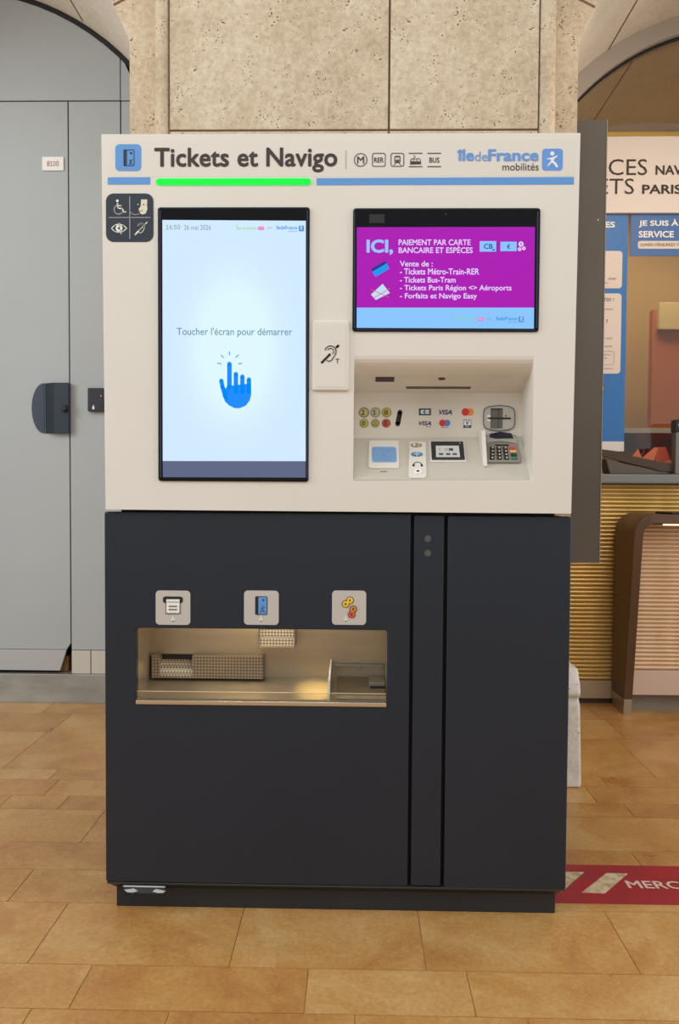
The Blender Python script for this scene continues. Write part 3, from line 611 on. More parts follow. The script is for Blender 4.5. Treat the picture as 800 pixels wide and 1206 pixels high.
def coin(x, y, r, c1, c2, s, pl=PB, par=tm):
    o = dec('coin_sticker', mat('coin_'+s+str(c1[0]), c1, .45), par, pl, label='round coin sticker of its own colour').ell(x, y, r, None, 0, .001).done()
    dec('core', mat('coin_core_%d_%d' % c2[:2], c2, .45), o, pl).ell(x-.5, y, r*.66, None, 0, .0014).done()
    dec('edge', mat('coin_edge', (96, 90, 60), .5), o, pl).ring(x, y, r*.93, r*1.05, 0, .0013).done()
    text(s, (x-r*.55, y-r*.5, x+r*.05+len(s)*.6, y+r*.5), pl, INK2, o, h=.0018, bold=.01)
YG_ = (196, 184, 84); GY_ = (168, 162, 140); CUe = (190, 86, 60)
coin(428.9, 485.8, 5.7, GY_, (206, 196, 84), '2'); coin(442.3, 485.8, 5.6, (190, 180, 130), (186, 184, 172), '1'); coin(455.4, 485.8, 5.4, YG_, (176, 164, 66), '50')
coin(428.9, 498.5, 4.9, YG_, (186, 178, 70), '20'); coin(442.1, 498.5, 4.7, (172, 164, 84), (196, 186, 110), '10'); coin(455, 498.5, 4.9, CUe, (200, 70, 56), '5')
dec('coin_slot', SLOT, tm, PB).st([(471.3, 485.5), (468.6, 499.2)], 5.6, False, 0, .0012).done()
VB = mat('card_navy', (36, 40, 110), .5)
o = dec('card_logo', mat('cb_teal', (36, 86, 110), .5), tm, PB).rr(493.4, 481, 507.8, 489.2, .3).done(); dec('mark', PRINTW, o, PB).rr(495.6, 482.8, 500.4, 487.4, 2.0, 0, .0014).rr(501, 482.8, 505.6, 484.9, .6, 0, .0014).rr(501, 485.4, 505.6, 487.4, .6, 0, .0014).done(); dec('letter_c', mat('cb_teal', (36, 86, 110)), o, PB).rr(498, 484.3, 500.6, 485.9, .4, 0, .0018).done()
text('VISA', (517.2, 482.6, 532.6, 488.3), PB, VB, tm, h=.0012, bold=.025, shear=.25, name='card_logo')
d = dec('card_logo', mat('card_red', (214, 50, 46), .5), tm, PB).ell(548.3, 485.3, 4.5).done(); dec('disc', mat('card_orange', (236, 146, 70), .5), d, PB).ell(553.7, 485.3, 4.5, None, 0, .0006).done()
text('VISA', (493.4, 496, 508.2, 501), PB, VB, tm, h=.0012, bold=.025, shear=.25, name='card_logo'); dec('underline', mat('card_cyan', (80, 150, 200), .5), tm, PB).rr(501.5, 502.4, 508, 503.2, .2).done()
d = dec('card_logo', mat('card_red', (214, 50, 46), .5), tm, PB).ell(521.3, 498.2, 4.0).done(); dec('disc', mat('card_blue', (60, 140, 214), .5), d, PB).ell(526.6, 498.2, 4.0, None, 0, .0006).done(); text('maestro', (520, 502.6, 528, 503.8), PB, INK2, tm, h=.001)
d = dec('card_logo', mat('vpay_navy', (50, 50, 120), .5), tm, PB).rr(545.9, 494.2, 555.2, 504, .3).done(); dec('field', PRINTW, d, PB).rr(546.5, 494.8, 554.6, 500.8, .2, 0, .0012).done(); text('V', (548.4, 495.5, 553, 500.2), PB, VB, d, h=.0016, bold=.02, shear=.1); text('PAY', (548.3, 501.6, 553, 503.2), PB, PRINTW, d, h=.0014, bold=.01)
# card reader mouth
GR = mat('reader_grey', (186, 186, 178), .4)
cr = dec('card_reader', GR, tm, PB, label='grey rounded card reader mouth')
bar = [(571, 481.5), (577, 478.9), (587.7, 477.8), (599, 478.9), (604.6, 481.5), (606, 486), (606.2, 493), (606, 499.5), (604.4, 503.5), (599, 506.2), (587.7, 507.4), (577, 506.2), (571, 503.5), (569.6, 499.5), (569.3, 493), (569.6, 486)]
cr.po(bar, 0, .004); cr = cr.done(bevel=.001)
dec('outline', mat('reader_outline', (64, 62, 60), .5), cr, PB).st(bar, .8, True, .0035, .0046).done()
dec('channel', mat('reader_channel', (104, 100, 92), .4), cr, PB).rr(577.6, 481, 591.8, 504.8, .6, .003, .005).done(); dec('channel_side', mat('channel_dark', (66, 62, 58), .4), cr, PB).rr(586.3, 481.2, 587.2, 504.6, .1, .004, .0056).rr(577.9, 481.4, 591.5, 483, .1, .004, .0056).done()
dec('slot', SLOT, cr, PB).rr(574.8, 491.9, 601.2, 493.7, .3, .004, .0062).ell(595.6, 489.9, .7, None, .004, .0062).done()
dec('guide', PRINTW, cr, PB).po([(573.6, 488.6), (577.4, 488.6), (577.4, 491.8), (573.6, 491.8)], .004, .0058).po([(573.6, 494), (577.4, 494), (577.4, 496.4), (573.6, 496.4)], .004, .0058).done()
# sloping console
PC.O = PC.O+PC.n*.0006
dec('console', mat('shaded_console_white', (196, 190, 176), .42), tm, PC).po([(417.2, 516), (614.7, 516), (624.2, 565.3), (417, 565.3)], -.0005, .0005).done()  # same white as the housing, greyed: shade on the slope in the colour
pd = dec('contactless_pad', WHITE, tm, PC, label='white pad with a blue contactless target').po([(434.6, 521.4), (436, 520.2), (468.6, 520.2), (469.8, 521.4), (470.4, 551), (468.6, 552.6), (436, 552.6), (434.2, 551)], 0, .004).done(bevel=.001)
dec('target', mat('target_blue', (132, 172, 214), .5), pd, PC).rr(437.9, 527.9, 467.2, 546.2, 3.4, 0, .0046).done()
tg = dec('target_rings', mat('target_line', (96, 136, 186), .5), pd, PC)
for i in range(4): tg.frame(440+i*3, 529.8+i*2, 465.2-i*3, 544.4-i*2, 2.6-i*.4, .7, 0, .0051)
tg.done()
dec('latch', mat('latch_grey', (140, 134, 122), .5), tm, PC).rr(448, 555, 456, 556.4, .3, 0, .001).done()
hj = dec('headphone_panel', WHITE, tm, PC, label='white panel with headphone socket').po([(482, 522.6), (484, 521.6), (500, 521.6), (501.6, 522.6), (502.4, 561.5), (499.5, 564.3), (484, 564.3), (481.4, 561.5)], 0, .004).done(bevel=.001)
dec('volume_button', mat('button_beige', (160, 140, 108), .45), hj, PC).ell(490.4, 526.3, 6.6, 3.6, 0, .006).done(); dec('symbol', PRINTW, hj, PC).po([(486.6, 525.6), (489, 524.6), (489, 528), (486.6, 527)], 0, .0066).st(arcpx(491, 526.3, 2.6, -50, 50, 5), .5, False, 0, .0066).done()
dec('help_button', mat('button_blue', (70, 128, 160), .45), hj, PC).ell(491, 537, 6.8, 3.8, 0, .006).done(); dec('symbol', mat('button_cross', (180, 214, 226), .5), hj, PC).rr(487.4, 536.4, 494.6, 537.5, .2, 0, .0066).rr(490.4, 534.6, 491.6, 539.4, .2, 0, .0066).done()
dec('headphone_symbol', INK2, hj, PC).st(arcpx(491.9, 549.6, 5, 10, 170, 10, 3.6), .7, False, 0, .005).rr(486, 548.8, 488.4, 551, .6, 0, .005).rr(495.6, 548.8, 498, 551, .6, 0, .005).done()
dec('socket_ring', PRINTW, hj, PC).ell(492.2, 557.6, 4.8, 4.4, 0, .007).done(bevel=.001); dec('socket', SLOT, hj, PC).ell(492.2, 557.6, 1.7, 1.5, 0, .0076).done()
sd = dec('contactless_screen', mat('reader_frame_black', (46, 42, 48), .3), tm, PC, label='small grey display in a black frame').po([(507.4, 522), (545.4, 522), (547.6, 543), (508.6, 543)], 0, .006).done(bevel=.0012)
dec('surround', WHITE, sd, PC).po([(505.6, 520.8), (546.6, 520.8), (549.4, 545), (507, 545)], 0, .003).done()
dec('display', mat('lcd_grey', (206, 208, 200), emit=.8), sd, PC).po([(513.2, 527.6), (540.2, 527.6), (541.8, 540.8), (513.6, 540.8)], .005, .0068).done()
icn = dec('icon', mat('lcd_ink', (70, 72, 76), .6), sd, PC)
for x_ in (522.5, 524.6, 526.7): icn.st(arcpx(x_, 532.2, 2.2, -40, 40, 5), .5, False, .006, .0074)
icn.rr(529, 530.8, 533.6, 533.6, .4, .006, .0074).st([(518.6, 530.4), (517.2, 532), (518.6, 533.8)], .4, False, .006, .0074)
for x_ in (516.8, 525.2, 532.8): icn.rr(x_, 536.6, x_+5.2, 538.6, .4, .006, .0074)
icn.done(); dec('light', PRINTW, sd, PC).ell(541.5, 524.5, .6, None, .005, .0068).done()
# privacy fin beside the keypad
bm = BM(); xf = PB.uv(565, 508)[0]
zf1 = PB.uv(565, 506.5)[1]; fy, fz = YF+.03, zb0+.03
yz_prism(bm, [(RB, zf1), (RB-.055, zf1-.004), (fy, fz+.004), (fy+.004, fz), (RB, zb1)], xf-.0035, xf+.0055); obj('privacy_fin', bm, WHITE, tm, bevel=.0015)
# keypad
kp = dec('keypad', mat('keypad_silver', (150, 146, 138), .38, .3), tm, PC, label='silver keypad with black and coloured keys')
kp.po([(571, 516), (576, 513.6), (589, 512.6), (602, 513.6), (607.4, 515.4), (614.2, 541), (613.4, 545.6), (611.5, 546.6), (575, 546.6), (573.4, 545.6)], 0, .008); kp = kp.done(bevel=.002)
dec('cover', mat('keypad_cover', (176, 172, 164), .35, .2), kp, PC).po([(572, 521.6), (573.4, 517), (589, 514.4), (604.6, 516.6), (608.4, 522), (609, 527), (604, 525.4), (590, 523.8), (576, 525), (573, 527)], .004, .0125).done(bevel=.0015)
dec('display', mat('keypad_display', (38, 38, 56), .2), kp, PC).po([(575.6, 519.8), (577, 516), (589.4, 513.8), (601.6, 515.6), (604.2, 521.4), (597, 521.6), (583, 521.8)], .008, .0132).done()
dec('card_slot', SLOT, kp, PC).rr(583, 526.9, 599, 528.4, .4, .007, .0086).done()
KB = mat('key_black', (44, 38, 36), .4); KW = mat('key_legend', (226, 222, 216), .5)
for j, yk in enumerate((531.6, 535.5, 539.4, 543.3)):
    for i, xk in enumerate((579.4, 587.0, 594.4)):
        xk += j*.3*(i-1)+j*.2
        k = dec('key', KB, kp, PC).rr(xk-2.7, yk-1.3, xk+2.7, yk+1.3, .4, .007, .0105).done(); dec('legend', KW, k, PC).rr(xk-.2, yk-.7, xk+1.3, yk+.7, .2, .01, .0109).done()
    kc = ((206, 74, 76), (222, 190, 92), (40, 60, 60), (70, 120, 110))[j]; xk = 602.9+j*.9
    dec('key', mat('key_col_%d' % j, kc, .4), kp, PC, label='coloured command key').rr(xk-3.6, yk-1.4, xk+3.6, yk+1.4, .4, .007, .0105).done()

# --- anthracite cabinet
x_a, x_b, x_c, x_d = (F0.uv(px, 820)[0] for px in (482.2, 486, 521.3, 525.3))
XW = .5232; Z1, Z2 = .0719, .9185
TR = F0.rect(160, 741, 456, 831); TB = .15
def tray_cut(y0, y1, up=0): c = BM(); prism(c, FR(0), rr(TR[0], TR[1], TR[2], TR[3]+up, .006, 4), -y1, -y0); return c
bm = BM(); box(bm, -XW+.004, XW-.004, .021, DEPTH, Z1, .912); c1 = BM(); box(c1, TR[0]-.004, TR[1]+.004, 0, TB+.01, TR[2]-.004, TR[3]+.075)
obj('cabinet', bm, BLACKGAP, tm, cutters=(c1,))
def front(name, xa, xb, z0, z1, cutter=(), r=.004, label=None):
    bm = BM(); prism(bm, FR(0), rr(xa, xb, z0, z1, r, 3), -.022, 0); return obj(name, bm, DARK, tm, bevel=.0028, seg=2, cutters=cutter, label=label)
fd = front('dispenser_door', -XW, x_a, Z1, Z2, (tray_cut(-.05, .05),), label='anthracite door with the pick up tray opening')
lk = front('lock_strip', x_b, x_c, Z1+.002, Z2-.003, label='narrow anthracite strip with two round locks')
sdp = front('service_door', x_d, XW, Z1-.002, Z2-.004)
for y_ in (634.5, 651.5):
    bm = BM(); u, v = F0.uv(504, y_); prism(bm, F0, ell(u, v, .0078), 0, .0012); prism(bm, F0, ell(u, v, .0055), 0, .002); obj('lock', bm, mat('lock_grey', (92, 92, 88), .4, .4), lk)
for xs_ in (-XW-.0002, XW-.0228):
    pass
bm = BM(); box(bm, -XW, -XW+.006, .022, DEPTH, Z1, .912); obj('side_panel', bm, DARK, tm); bm = BM(); box(bm, XW-.006, XW, .022, DEPTH, Z1, .912); obj('side_panel', bm, DARK, tm)
# bevelled plinth
bm = BM(); zp = FR(.03).uv(400, 1058)[1]; i1, i2 = .0155, .030
L0 = [bm.verts.new(p) for p in ((-XW+.002, .004, Z1-.004), (XW-.002, .004, Z1-.004), (XW-.002, DEPTH, Z1-.004), (-XW+.002, DEPTH, Z1-.004))]
L1 = [bm.verts.new(p) for p in ((-XW+i1, i2, .045), (XW-i1, i2, .045), (XW-i1, DEPTH-.03, .045), (-XW+i1, DEPTH-.03, .045))]
L2 = [bm.verts.new(p) for p in ((-XW+i1, i2, 0), (XW-i1, i2, 0), (XW-i1, DEPTH-.03, 0), (-XW+i1, DEPTH-.03, 0))]
face(bm, L0); face(bm, L2[::-1])
for A, B in ((L0, L1), (L1, L2)):
    for k in range(4): face(bm, (A[k], A[(k+1) % 4], B[(k+1) % 4], B[k]))
pln = obj('plinth', bm, noisy('plinth_paint', (32, 37, 43), (37, 42, 48), 3, .4), tm, bevel=.0015)
bm = BM(); box(bm, -XW+.002, XW-.002, .001, DEPTH, Z1-.0055, Z1-.001); obj('plinth_edge', bm, mat('worn_edge', (62, 62, 62), .35, .3), tm, bevel=.001)
Pk = facing(PL((0, .004, Z1-.004), (1, 0, 0), (0, -(i2-.004), -(Z1-.004-.045))))
lt = dec('floor_lock', SLOT, tm, Pk, label='chrome edged recessed handle in the plinth').po([(146.5, 1043.6), (193, 1044.6), (195.2, 1051), (187, 1052.6), (150, 1051.6), (146.6, 1049)], 0, .0006).done()
dec('chrome_edge', CHROME, lt, Pk).st([(146, 1044.2), (194, 1045.2)], 1.8, False, 0, .003).po([(146.6, 1048.4), (158, 1047), (163, 1050), (157, 1051.8), (150, 1051.4)], 0, .003).po([(195.4, 1050), (184, 1047.6), (179.6, 1050.6), (186, 1052.4), (192, 1052.2)], 0, .003).done()
# pictogram plates above the tray
FP = FR(-.001)
def pplate(x0, x1): return dec('pictogram_plate', mat('plate_grey', (190, 186, 178), .5), tm, F0, label='light grey pictogram plate').rr(x0, 695.5, x1, 735.8, 4.5, 0, .0012).done()
def arrow(o, x): dec('arrow', PRINTW, o, F0).st([(x, 724.6), (x, 731.4)], 1.3, False, 0, .002).st([(x-2.5, 728.8), (x, 731.6), (x+2.5, 728.8)], 1.3, False, 0, .002).done()
p1 = pplate(183.6, 224.3)
dec('printer_slot', INK2, p1, F0).rr(192.2, 702.4, 215.6, 710.2, 3, 0, .002).done()
zig = [(196.4, 705.6), (211.8, 705.6), (211.8, 722.6)]+[(211.8-1.54*k, 722.6-(1.6 if k % 2 else 0)) for k in range(1, 10)]+[(196.4, 722.6)]
dec('receipt_edge', INK2, p1, F0).po([(195.6, 704.6), (212.6, 704.6), (212.6, 723.4)]+[(212.4-1.68*k, 723.6-(1.6 if k % 2 else 0)) for k in range(1, 10)]+[(195.6, 723.4)], 0, .0024).done()
rc = dec('receipt', PRINTW, p1, F0).po(zig, 0, .0028).done(); dec('lines', mat('line_grey', (120, 120, 116), .6), rc, F0).rr(199, 713, 209, 714.8, .2, 0, .0032).rr(199, 716.8, 209, 718.6, .2, 0, .0032).rr(197.4, 708.4, 211, 709.2, .1, 0, .0032).done(); arrow(p1, 204)
p2 = pplate(287.6, 328.4)
dec('ticket_back', INK2, p2, F0).rr(300.8, 702.2, 315, 724, 1.4, 0, .002).done(); dec('ticket', BLUE, p2, F0).rr(304.6, 703, 314.2, 723.2, 1, 0, .0026).done()
dec('ticket_mark', VB, p2, F0).ell(310.4, 706.6, 1.2, None, 0, .003).st([(307, 721.6), (309.4, 717.4), (312, 721.6)], .8, False, 0, .003).st([(307.4, 716.2), (311.8, 715.4)], .8, False, 0, .003).ell(309.6, 713.4, .7, None, 0, .003).done(); arrow(p2, 307.6)
p3 = pplate(391.2, 431.4)
for x_, y_, c_ in ((407.2, 711.2, (240, 200, 50)), (412.4, 706.8, (242, 206, 60)), (416.2, 717.2, (200, 140, 60)), (414.4, 723.4, (226, 84, 40))):
    o = dec('coin_rim', mat('coin_rim', (96, 44, 22), .5), p3, F0).ell(x_, y_, 4.4, None, 0, .0018+(y_-700)*.00003).done(); 
    dec('coin_face', mat('coin_face_%d' % c_[1], c_, .5), p3, F0).ell(x_, y_, 3.5, None, 0, .0022+(y_-700)*.00003).done(); text('€', (x_-1.4, y_-1.6, x_+1.2, y_+1.6), F0, mat('coin_rim', (96, 44, 22)), p3, h=.0026+(y_-700)*.00003, bold=.03)
arrow(p3, 407.6)
# pick-up tray
zfl0 = F0.uv(300, 827)[1]; zfl1 = FR(TB).uv(300, 797)[1]
bm = BM()
box(bm, TR[0]-.004, TR[1]+.004, TB, TB+.006, TR[2]-.004, TR[3]+.07)
yz_prism(bm, [(.018, TR[2]-.003), (.018, zfl0-.002), (TB, zfl1), (TB, TR[2]-.003)], TR[0]-.004, TR[1]+.004)
box(bm, TR[0]-.004, TR[0]-.001, .018, TB, TR[2], TR[3]+.07); box(bm, TR[1]+.001, TR[1]+.004, .018, TB, TR[2], TR[3]+.07); box(bm, TR[0]-.004, TR[1]+.004, .018, TB, TR[3]+.066, TR[3]+.07)
tray = obj('pick_up_tray', bm, noisy('tray_steel', (172, 158, 134), (182, 168, 146), 30, .34, .75, stretch=(.1, 1, 1), detail=3), tm, label='brushed steel pick up tray')
def diamond_mat(name, c1, c2, k, rough=.35):
    m = mat(name, c1, rough, .7); N, L = nt(m); b = N['Principled BSDF']; tc = N.new('ShaderNodeTexCoord'); mp = N.new('ShaderNodeMapping')
    mp.inputs['Rotation'].default_value = (0, PI/4, 0); ck = N.new('ShaderNodeTexChecker'); ck.inputs['Scale'].default_value = k
    ck.inputs[1].default_value = (*lin(c1), 1); ck.inputs[2].default_value = (*lin(c2), 1)
    add = N.new('ShaderNodeVectorMath'); add.operation = 'ADD'; add.inputs[1].default_value = (10.0031, 10.5003, 10.0017)
    L.new(tc.outputs['Object'], mp.inputs[0]); L.new(mp.outputs[0], add.inputs[0]); L.new(add.outputs[0], ck.inputs['Vector']); L.new(ck.outputs[0], b.inputs['Base Color'])
    bp = N.new('ShaderNodeBump'); bp.inputs['Distance'].default_value = .003; bp.inputs['Strength'].default_value = .8; L.new(ck.outputs[1], bp.inputs['Height']); L.new(bp.outputs[0], b.inputs['Normal'])
    return m
DM = diamond_mat('diamond_plate', (176, 162, 142), (122, 108, 92), 190); DM2 = diamond_mat('diamond_plate_pale', (240, 230, 208), (158, 140, 112), 190)
Q = FR(TB-.03); a0, a1, c0, c1_ = Q.rect(178.5, 772.6, 310, 799); hA, hB, hC, hD = Q.rect(188, 773.4, 226.5, 796)
bm = BM()
for r4 in ((a0, hA, c0, c1_), (hB, a1, c0, c1_), (hA, hB, c0, hC)): box(bm, r4[0], r4[1], TB-.03, TB, r4[2], r4[3])
rcx = obj('receipt_chute', bm, DM, tray, label='diamond patterned receipt chute')
bm = BM(); yz_prism(bm, [(TB-.028, hC), (TB-.006, hD-.012), (TB-.001, hD-.012), (TB-.001, hC)], hA, hB); obj('flap', bm, DM2, rcx, label='pale diamond patterned flap'); bm = BM(); box(bm, hA, hB, TB-.004, TB-.001, hD-.012, hD); obj('opening', bm, SLOT, rcx)
Q = FR(TB-.05); a0, a1, c0, c1_ = Q.rect(305, 741, 348, 762.5)
bm = BM(); yz_prism(bm, [(TB-.055, c0+.004), (TB-.051, c0), (TB-.01, c0+.05), (TB-.02, c1_+.05), (TB-.05, c1_+.05)], a0+.002, a1-.002); tcx = obj('ticket_chute', bm, DM2, tray, label='pale diamond patterned ticket chute')
bm = BM(); box(bm, a0, a0+.002, TB-.06, TB, c0, c1_+.05); box(bm, a1-.002, a1, TB-.06, TB, c0, c1_+.05); obj('cheek', bm, CHROME, tcx)
Q = FR(TB-.012); a0, a1, c0, c1_ = Q.rect(394, 782.5, 453.5, 786)
bm = BM(); box(bm, a0, a1, TB-.012, TB, c0, c1_); rl = obj('coin_rail', bm, CHROME, tray, bevel=.001)
for x_ in (397.5, 423.4, 450):
    bm = BM(); u, v = Q.uv(x_, 786.6); prism(bm, Q, ell(u, v, .0042), -.006, .004); obj('rivet', bm, CHROME, rl, bevel=.001)
GL = bpy.data.materials.new('clear_plastic'); GL.use_nodes = True; N, L = nt(GL); N.remove(N['Principled BSDF'])
def glass_mix(m, tint, refl, rough=.03):
    N, L = nt(m); out = N['Material Output']; t = N.new('ShaderNodeBsdfTransparent'); t.inputs[0].default_value = (*tint, 1)
    g_ = N.new('ShaderNodeBsdfGlossy'); g_.inputs['Roughness'].default_value = rough; fr = N.new('ShaderNodeFresnel'); fr.inputs[0].default_value = 1.45
    ad = N.new('ShaderNodeMath'); ad.operation = 'MULTIPLY_ADD'; ad.inputs[1].default_value = 1; ad.inputs[2].default_value = refl; mx = N.new('ShaderNodeMixShader')
    L.new(fr.outputs[0], ad.inputs[0]); L.new(ad.outputs[0], mx.inputs[0]); L.new(t.outputs[0], mx.inputs[1]); L.new(g_.outputs[0], mx.inputs[2]); L.new(mx.outputs[0], out.inputs[0])
glass_mix(GL, (.95, .95, .93), .05)
Q = FR(.075); xd = Q.uv(388.5, 810)[0]; bm = BM(); yz_prism(bm, [(.022, zfl0), (.03, zfl0+.045), (TB, zfl1+.045), (TB, zfl1-.002)], xd-.002, xd+.002); obj('divider', bm, mat('frosted_plate', (196, 200, 194), .3), tray)
a0, a1 = FR(.1).uv(397, 810)[0], TR[1]-.001
bm = BM(); yz_prism(bm, [(.03, zfl0+.002), (.035, zfl0+.008), (TB, zfl1+.003), (TB, zfl1-.002)], a0, a1); obj('coin_cup', bm, noisy('cup_metal', (112, 100, 78), (124, 112, 88), 20, .45, .5), tray)
Q = FR(.08); u0, u1, v0, v1 = Q.rect(435, 804, 456, 815); bm = BM(); box(bm, u0, a1, .08, TB, v0, v1); cs = obj('coin_slot_block', bm, mat('block_grey', (130, 122, 108), .4, .4), tray, bevel=.001)
u0, u1, v0, v1 = Q.rect(436, 808, 456, 814.6); bm = BM(); box(bm, u0, a1, .0785, .081, v0, v1); obj('slot', bm, SLOT, cs)
u0, u1, v0, v1 = F0.rect(160.5, 826, 456, 831); bm = BM(); box(bm, TR[0]+.0005, TR[1]-.0005, -.0035, .02, TR[2]+.0005, v1); obj('lip_rail', bm, mat('polished_lip', (214, 202, 180), .22, .9), tray, bevel=.0015)
zl = F0.uv(300, 816)[1]; bm = BM(); box(bm, TR[0]+.001, TR[1]-.001, .006, .009, v1, zl); obj('clear_lip', bm, GL, tray, label='clear plastic lip')
bm = BM(); box(bm, TR[0]+.001, TR[1]-.001, .0055, .0095, zl-.0012, zl); obj('lip_edge', bm, mat('lip_edge', (206, 190, 160), .3), tray)
# the tray's own lamps
lm = bpy.data.lights.new('tray_lamp', 'AREA'); lm.shape = 'RECTANGLE'; lm.size = .3; lm.size_y = .03; lm.energy = .5; lm.color = (1, .87, .64)
lo = bpy.data.objects.new('tray_lamp', lm); COL.objects.link(lo); lo.location = ((TR[0]+TR[1])/2, .07, TR[3]+.06)
lm2 = bpy.data.lights.new('ticket_chute_lamp', 'POINT'); lm2.energy = .16; lm2.color = (1, .72, .3); lm2.shadow_soft_size = .008
lo2 = bpy.data.objects.new('ticket_chute_lamp', lm2); COL.objects.link(lo2); lo2.location = (FR(.05).uv(297, 745)[0], .1, TR[3]+.0)
lm3 = bpy.data.lights.new('tray_floor_lamp', 'SPOT'); lm3.spot_size = 1.0; lm3.spot_blend = .8; lm3.energy = 2.2; lm3.color = (1, .72, .25); lm3.shadow_soft_size = .006
lo3 = bpy.data.objects.new('tray_floor_lamp', lm3); COL.objects.link(lo3); lo3.location = (FR(.05).uv(372, 760)[0], .085, TR[3]-.042)

# ------------------------------------------------------------------ dark metal panel on the pillar's flank
FPn = FR(.93); u0, u1 = XR+.002, FPn.uv(716, 141)[0]; z1_ = FPn.uv(700, 141.5)[1]; z0_ = FPn.uv(690, 663)[1]
mp_ = thing('metal_panel', 'tall dark taupe metal panel fixed along the side of the stone pillar', 'panel', ((u0+u1)/2, 1.1, z0_))
bm = BM(); box(bm, u0, u1-.003, .93, 1.5, z0_, z1_); obj('sheet', bm, noisy('taupe_metal', (84, 76, 66), (92, 84, 74), 2, .5, .1), mp_, bevel=.0015)
bm = BM(); box(bm, u1-.003, u1, .929, 1.5, z0_+.001, z1_); obj('edge_strip', bm, mat('edge_alu', (150, 142, 126), .35, .6), mp_, label='bright metal edge')
bm = BM(); u, v = FPn.uv(704.5, 259); prism(bm, FPn, ell(u, v, .002), 0, .001); obj('screw', bm, PRINTW, mp_)

# ------------------------------------------------------------------ ticket office on the right: arch frame, glass, signs
GF = mat('grey_frame_metal', (176, 166, 156), .45, .1)
def ringarc(bm, r0, r1, Y, t, a0=2, a1=178, n=60):
    A = np.linspace(a0, a1, n)
    stripring(bm, FR(Y), [(RA[0]+r1*math.cos(math.radians(a)), RA[1]+r1*math.sin(math.radians(a))) for a in A], [(RA[0]+r0*math.cos(math.radians(a)), RA[1]+r0*math.sin(math.radians(a))) for a in A], -t, 0)
win = root('window_1', (1.76, YG, 1.04), 'arched ticket office window glazed above the counter')
bm = BM(); ringarc(bm, 1.0, 1.074, YG-.06, .1); obj('window_frame', bm, GF, win, smooth=True, label='curved grey metal frame')
bm = BM(); ringarc(bm, .990, 1.0, YG-.03, .02); obj('gasket', bm, MATS['black_rubber'], win, smooth=True)
GP = bpy.data.materials.new('window_glass'); GP.use_nodes = True; nt(GP)[0].remove(nt(GP)[0]['Principled BSDF']); glass_mix(GP, (.90, .88, .84), .03)
bm = BM(); prism(bm, FR(YG), [(XR+.01, 1.04), (2.835, 1.04), (2.835, 2.045)]+[(RA[0]+.99*math.cos(math.radians(a)), RA[1]+.99*math.sin(math.radians(a))) for a in np.linspace(0, 168, 30)]+[(XR+.01, 2.2)], -.008, 0)
obj('glass_pane', bm, GP, win)
FG = FR(YG-.002)
PB_ = mat('poster_blue', (44, 112, 182), .45); PB2 = mat('banner_blue', (66, 108, 168), .45); PP = mat('poster_paper', (222, 206, 194), .5); PW = mat('poster_white', (228, 222, 214), .55); PINK_INK = mat('sign_ink', (54, 40, 36), .6)
sb = thing('office_sign', 'white sign board with thin dark capitals above the ticket office glass', 'sign', (1.6, YG-.02, 2.2))
FGS = FR(YG-.022); us0 = FGS.uv(702, 200)[0]; z1_, z0_ = FGS.uv(760, 160.5)[1], FGS.uv(760, 250.5)[1]
bm = BM(); box(bm, us0-.25, 2.7, YG-.022, YG-.003, z0_, z1_); obj('board', bm, mat('sign_board', (224, 212, 202), .5), sb)
bm = BM(); box(bm, us0-.25, 2.7, YG-.028, YG-.003, z1_, z1_+.019); obj('top_rail', bm, mat('brass', (196, 160, 84), .3, .9), sb, bevel=.002, label='brass top rail')
text('CES', (717, 187.4, 762.5, 206.5), FGS, PINK_INK, sb, h=.001); text('NAV', (772.3, 194.6, 804, 206), FGS, PINK_INK, sb, h=.001, bold=.03)
text('ETS', (705, 210.3, 747, 228.8), FGS, PINK_INK, sb, h=.001); text('PARIS', (756.4, 217.4, 803, 228.6), FGS, PINK_INK, sb, h=.001, bold=.03)
po = thing('poster', 'blue poster with white rounded text boxes on the glass beside the dark panel', 'poster', FG.pt(718, 535))
ur = FG.uv(737.5, 390)[0]; zt_, zb_ = FG.uv(735, 253)[1], FG.uv(725, 520)[1]; ul = FG.uv(660, 390)[0]
bm = BM(); box(bm, ul, ur, YG-.004, YG-.001, zb_, zt_); obj('sheet', bm, PB_, po)
bm = BM(); box(bm, ul, ur, YG-.0042, YG-.001, zb_-.045, zb_); obj('bottom_margin', bm, PW, po)
FGP = FR(YG-.0045)
text('ES', (713.4, 261, 724.6, 268), FGP, PRINTW, po, h=.0006, bold=.03)
def card(x0, y0, x1, y1): return dec('text_box', PP, po, FGP).rr(x0, y0, x1, y1, 4, 0, .0006).done()
cA = card(690, 295.6, 733, 339.6); cB = card(686, 345.6, 731.6, 440)
SI = mat('small_ink', (120, 108, 102), .6)
def smalltext(o, s, x1, y, hgt=2.6, wpc=1.55, m=SI): text(s, (x1-len(s)*wpc, y-hgt/2, x1, y+hgt/2), FGP, m, o, h=.0012)
smalltext(cA, 'amener', 726, 328.4); smalltext(cA, 'ts.', 717, 333, 2.2)
text('TER ?', (711, 351, 723.5, 355), FGP, SI, cB, h=.0012, bold=.02); smalltext(cB, 'onnexion', 722, 364); text('. ?', (710.5, 376.2, 716, 380.4), FGP, PINK_INK, cB, h=.0012, bold=.02); smalltext(cB, 'de votre appli', 721, 398.6); smalltext(cB, 'consulter', 722, 407.6)
dec('outline_box', SI, cB, FGP).frame(690, 413.5, 723.5, 430, 3, .4, 0, .0012).done(); smalltext(cB, 'ed au', 719, 417.4, 2.4); smalltext(cB, 'code', 715, 421.6, 2.2); smalltext(cB, 'conditions', 722, 434, 2)
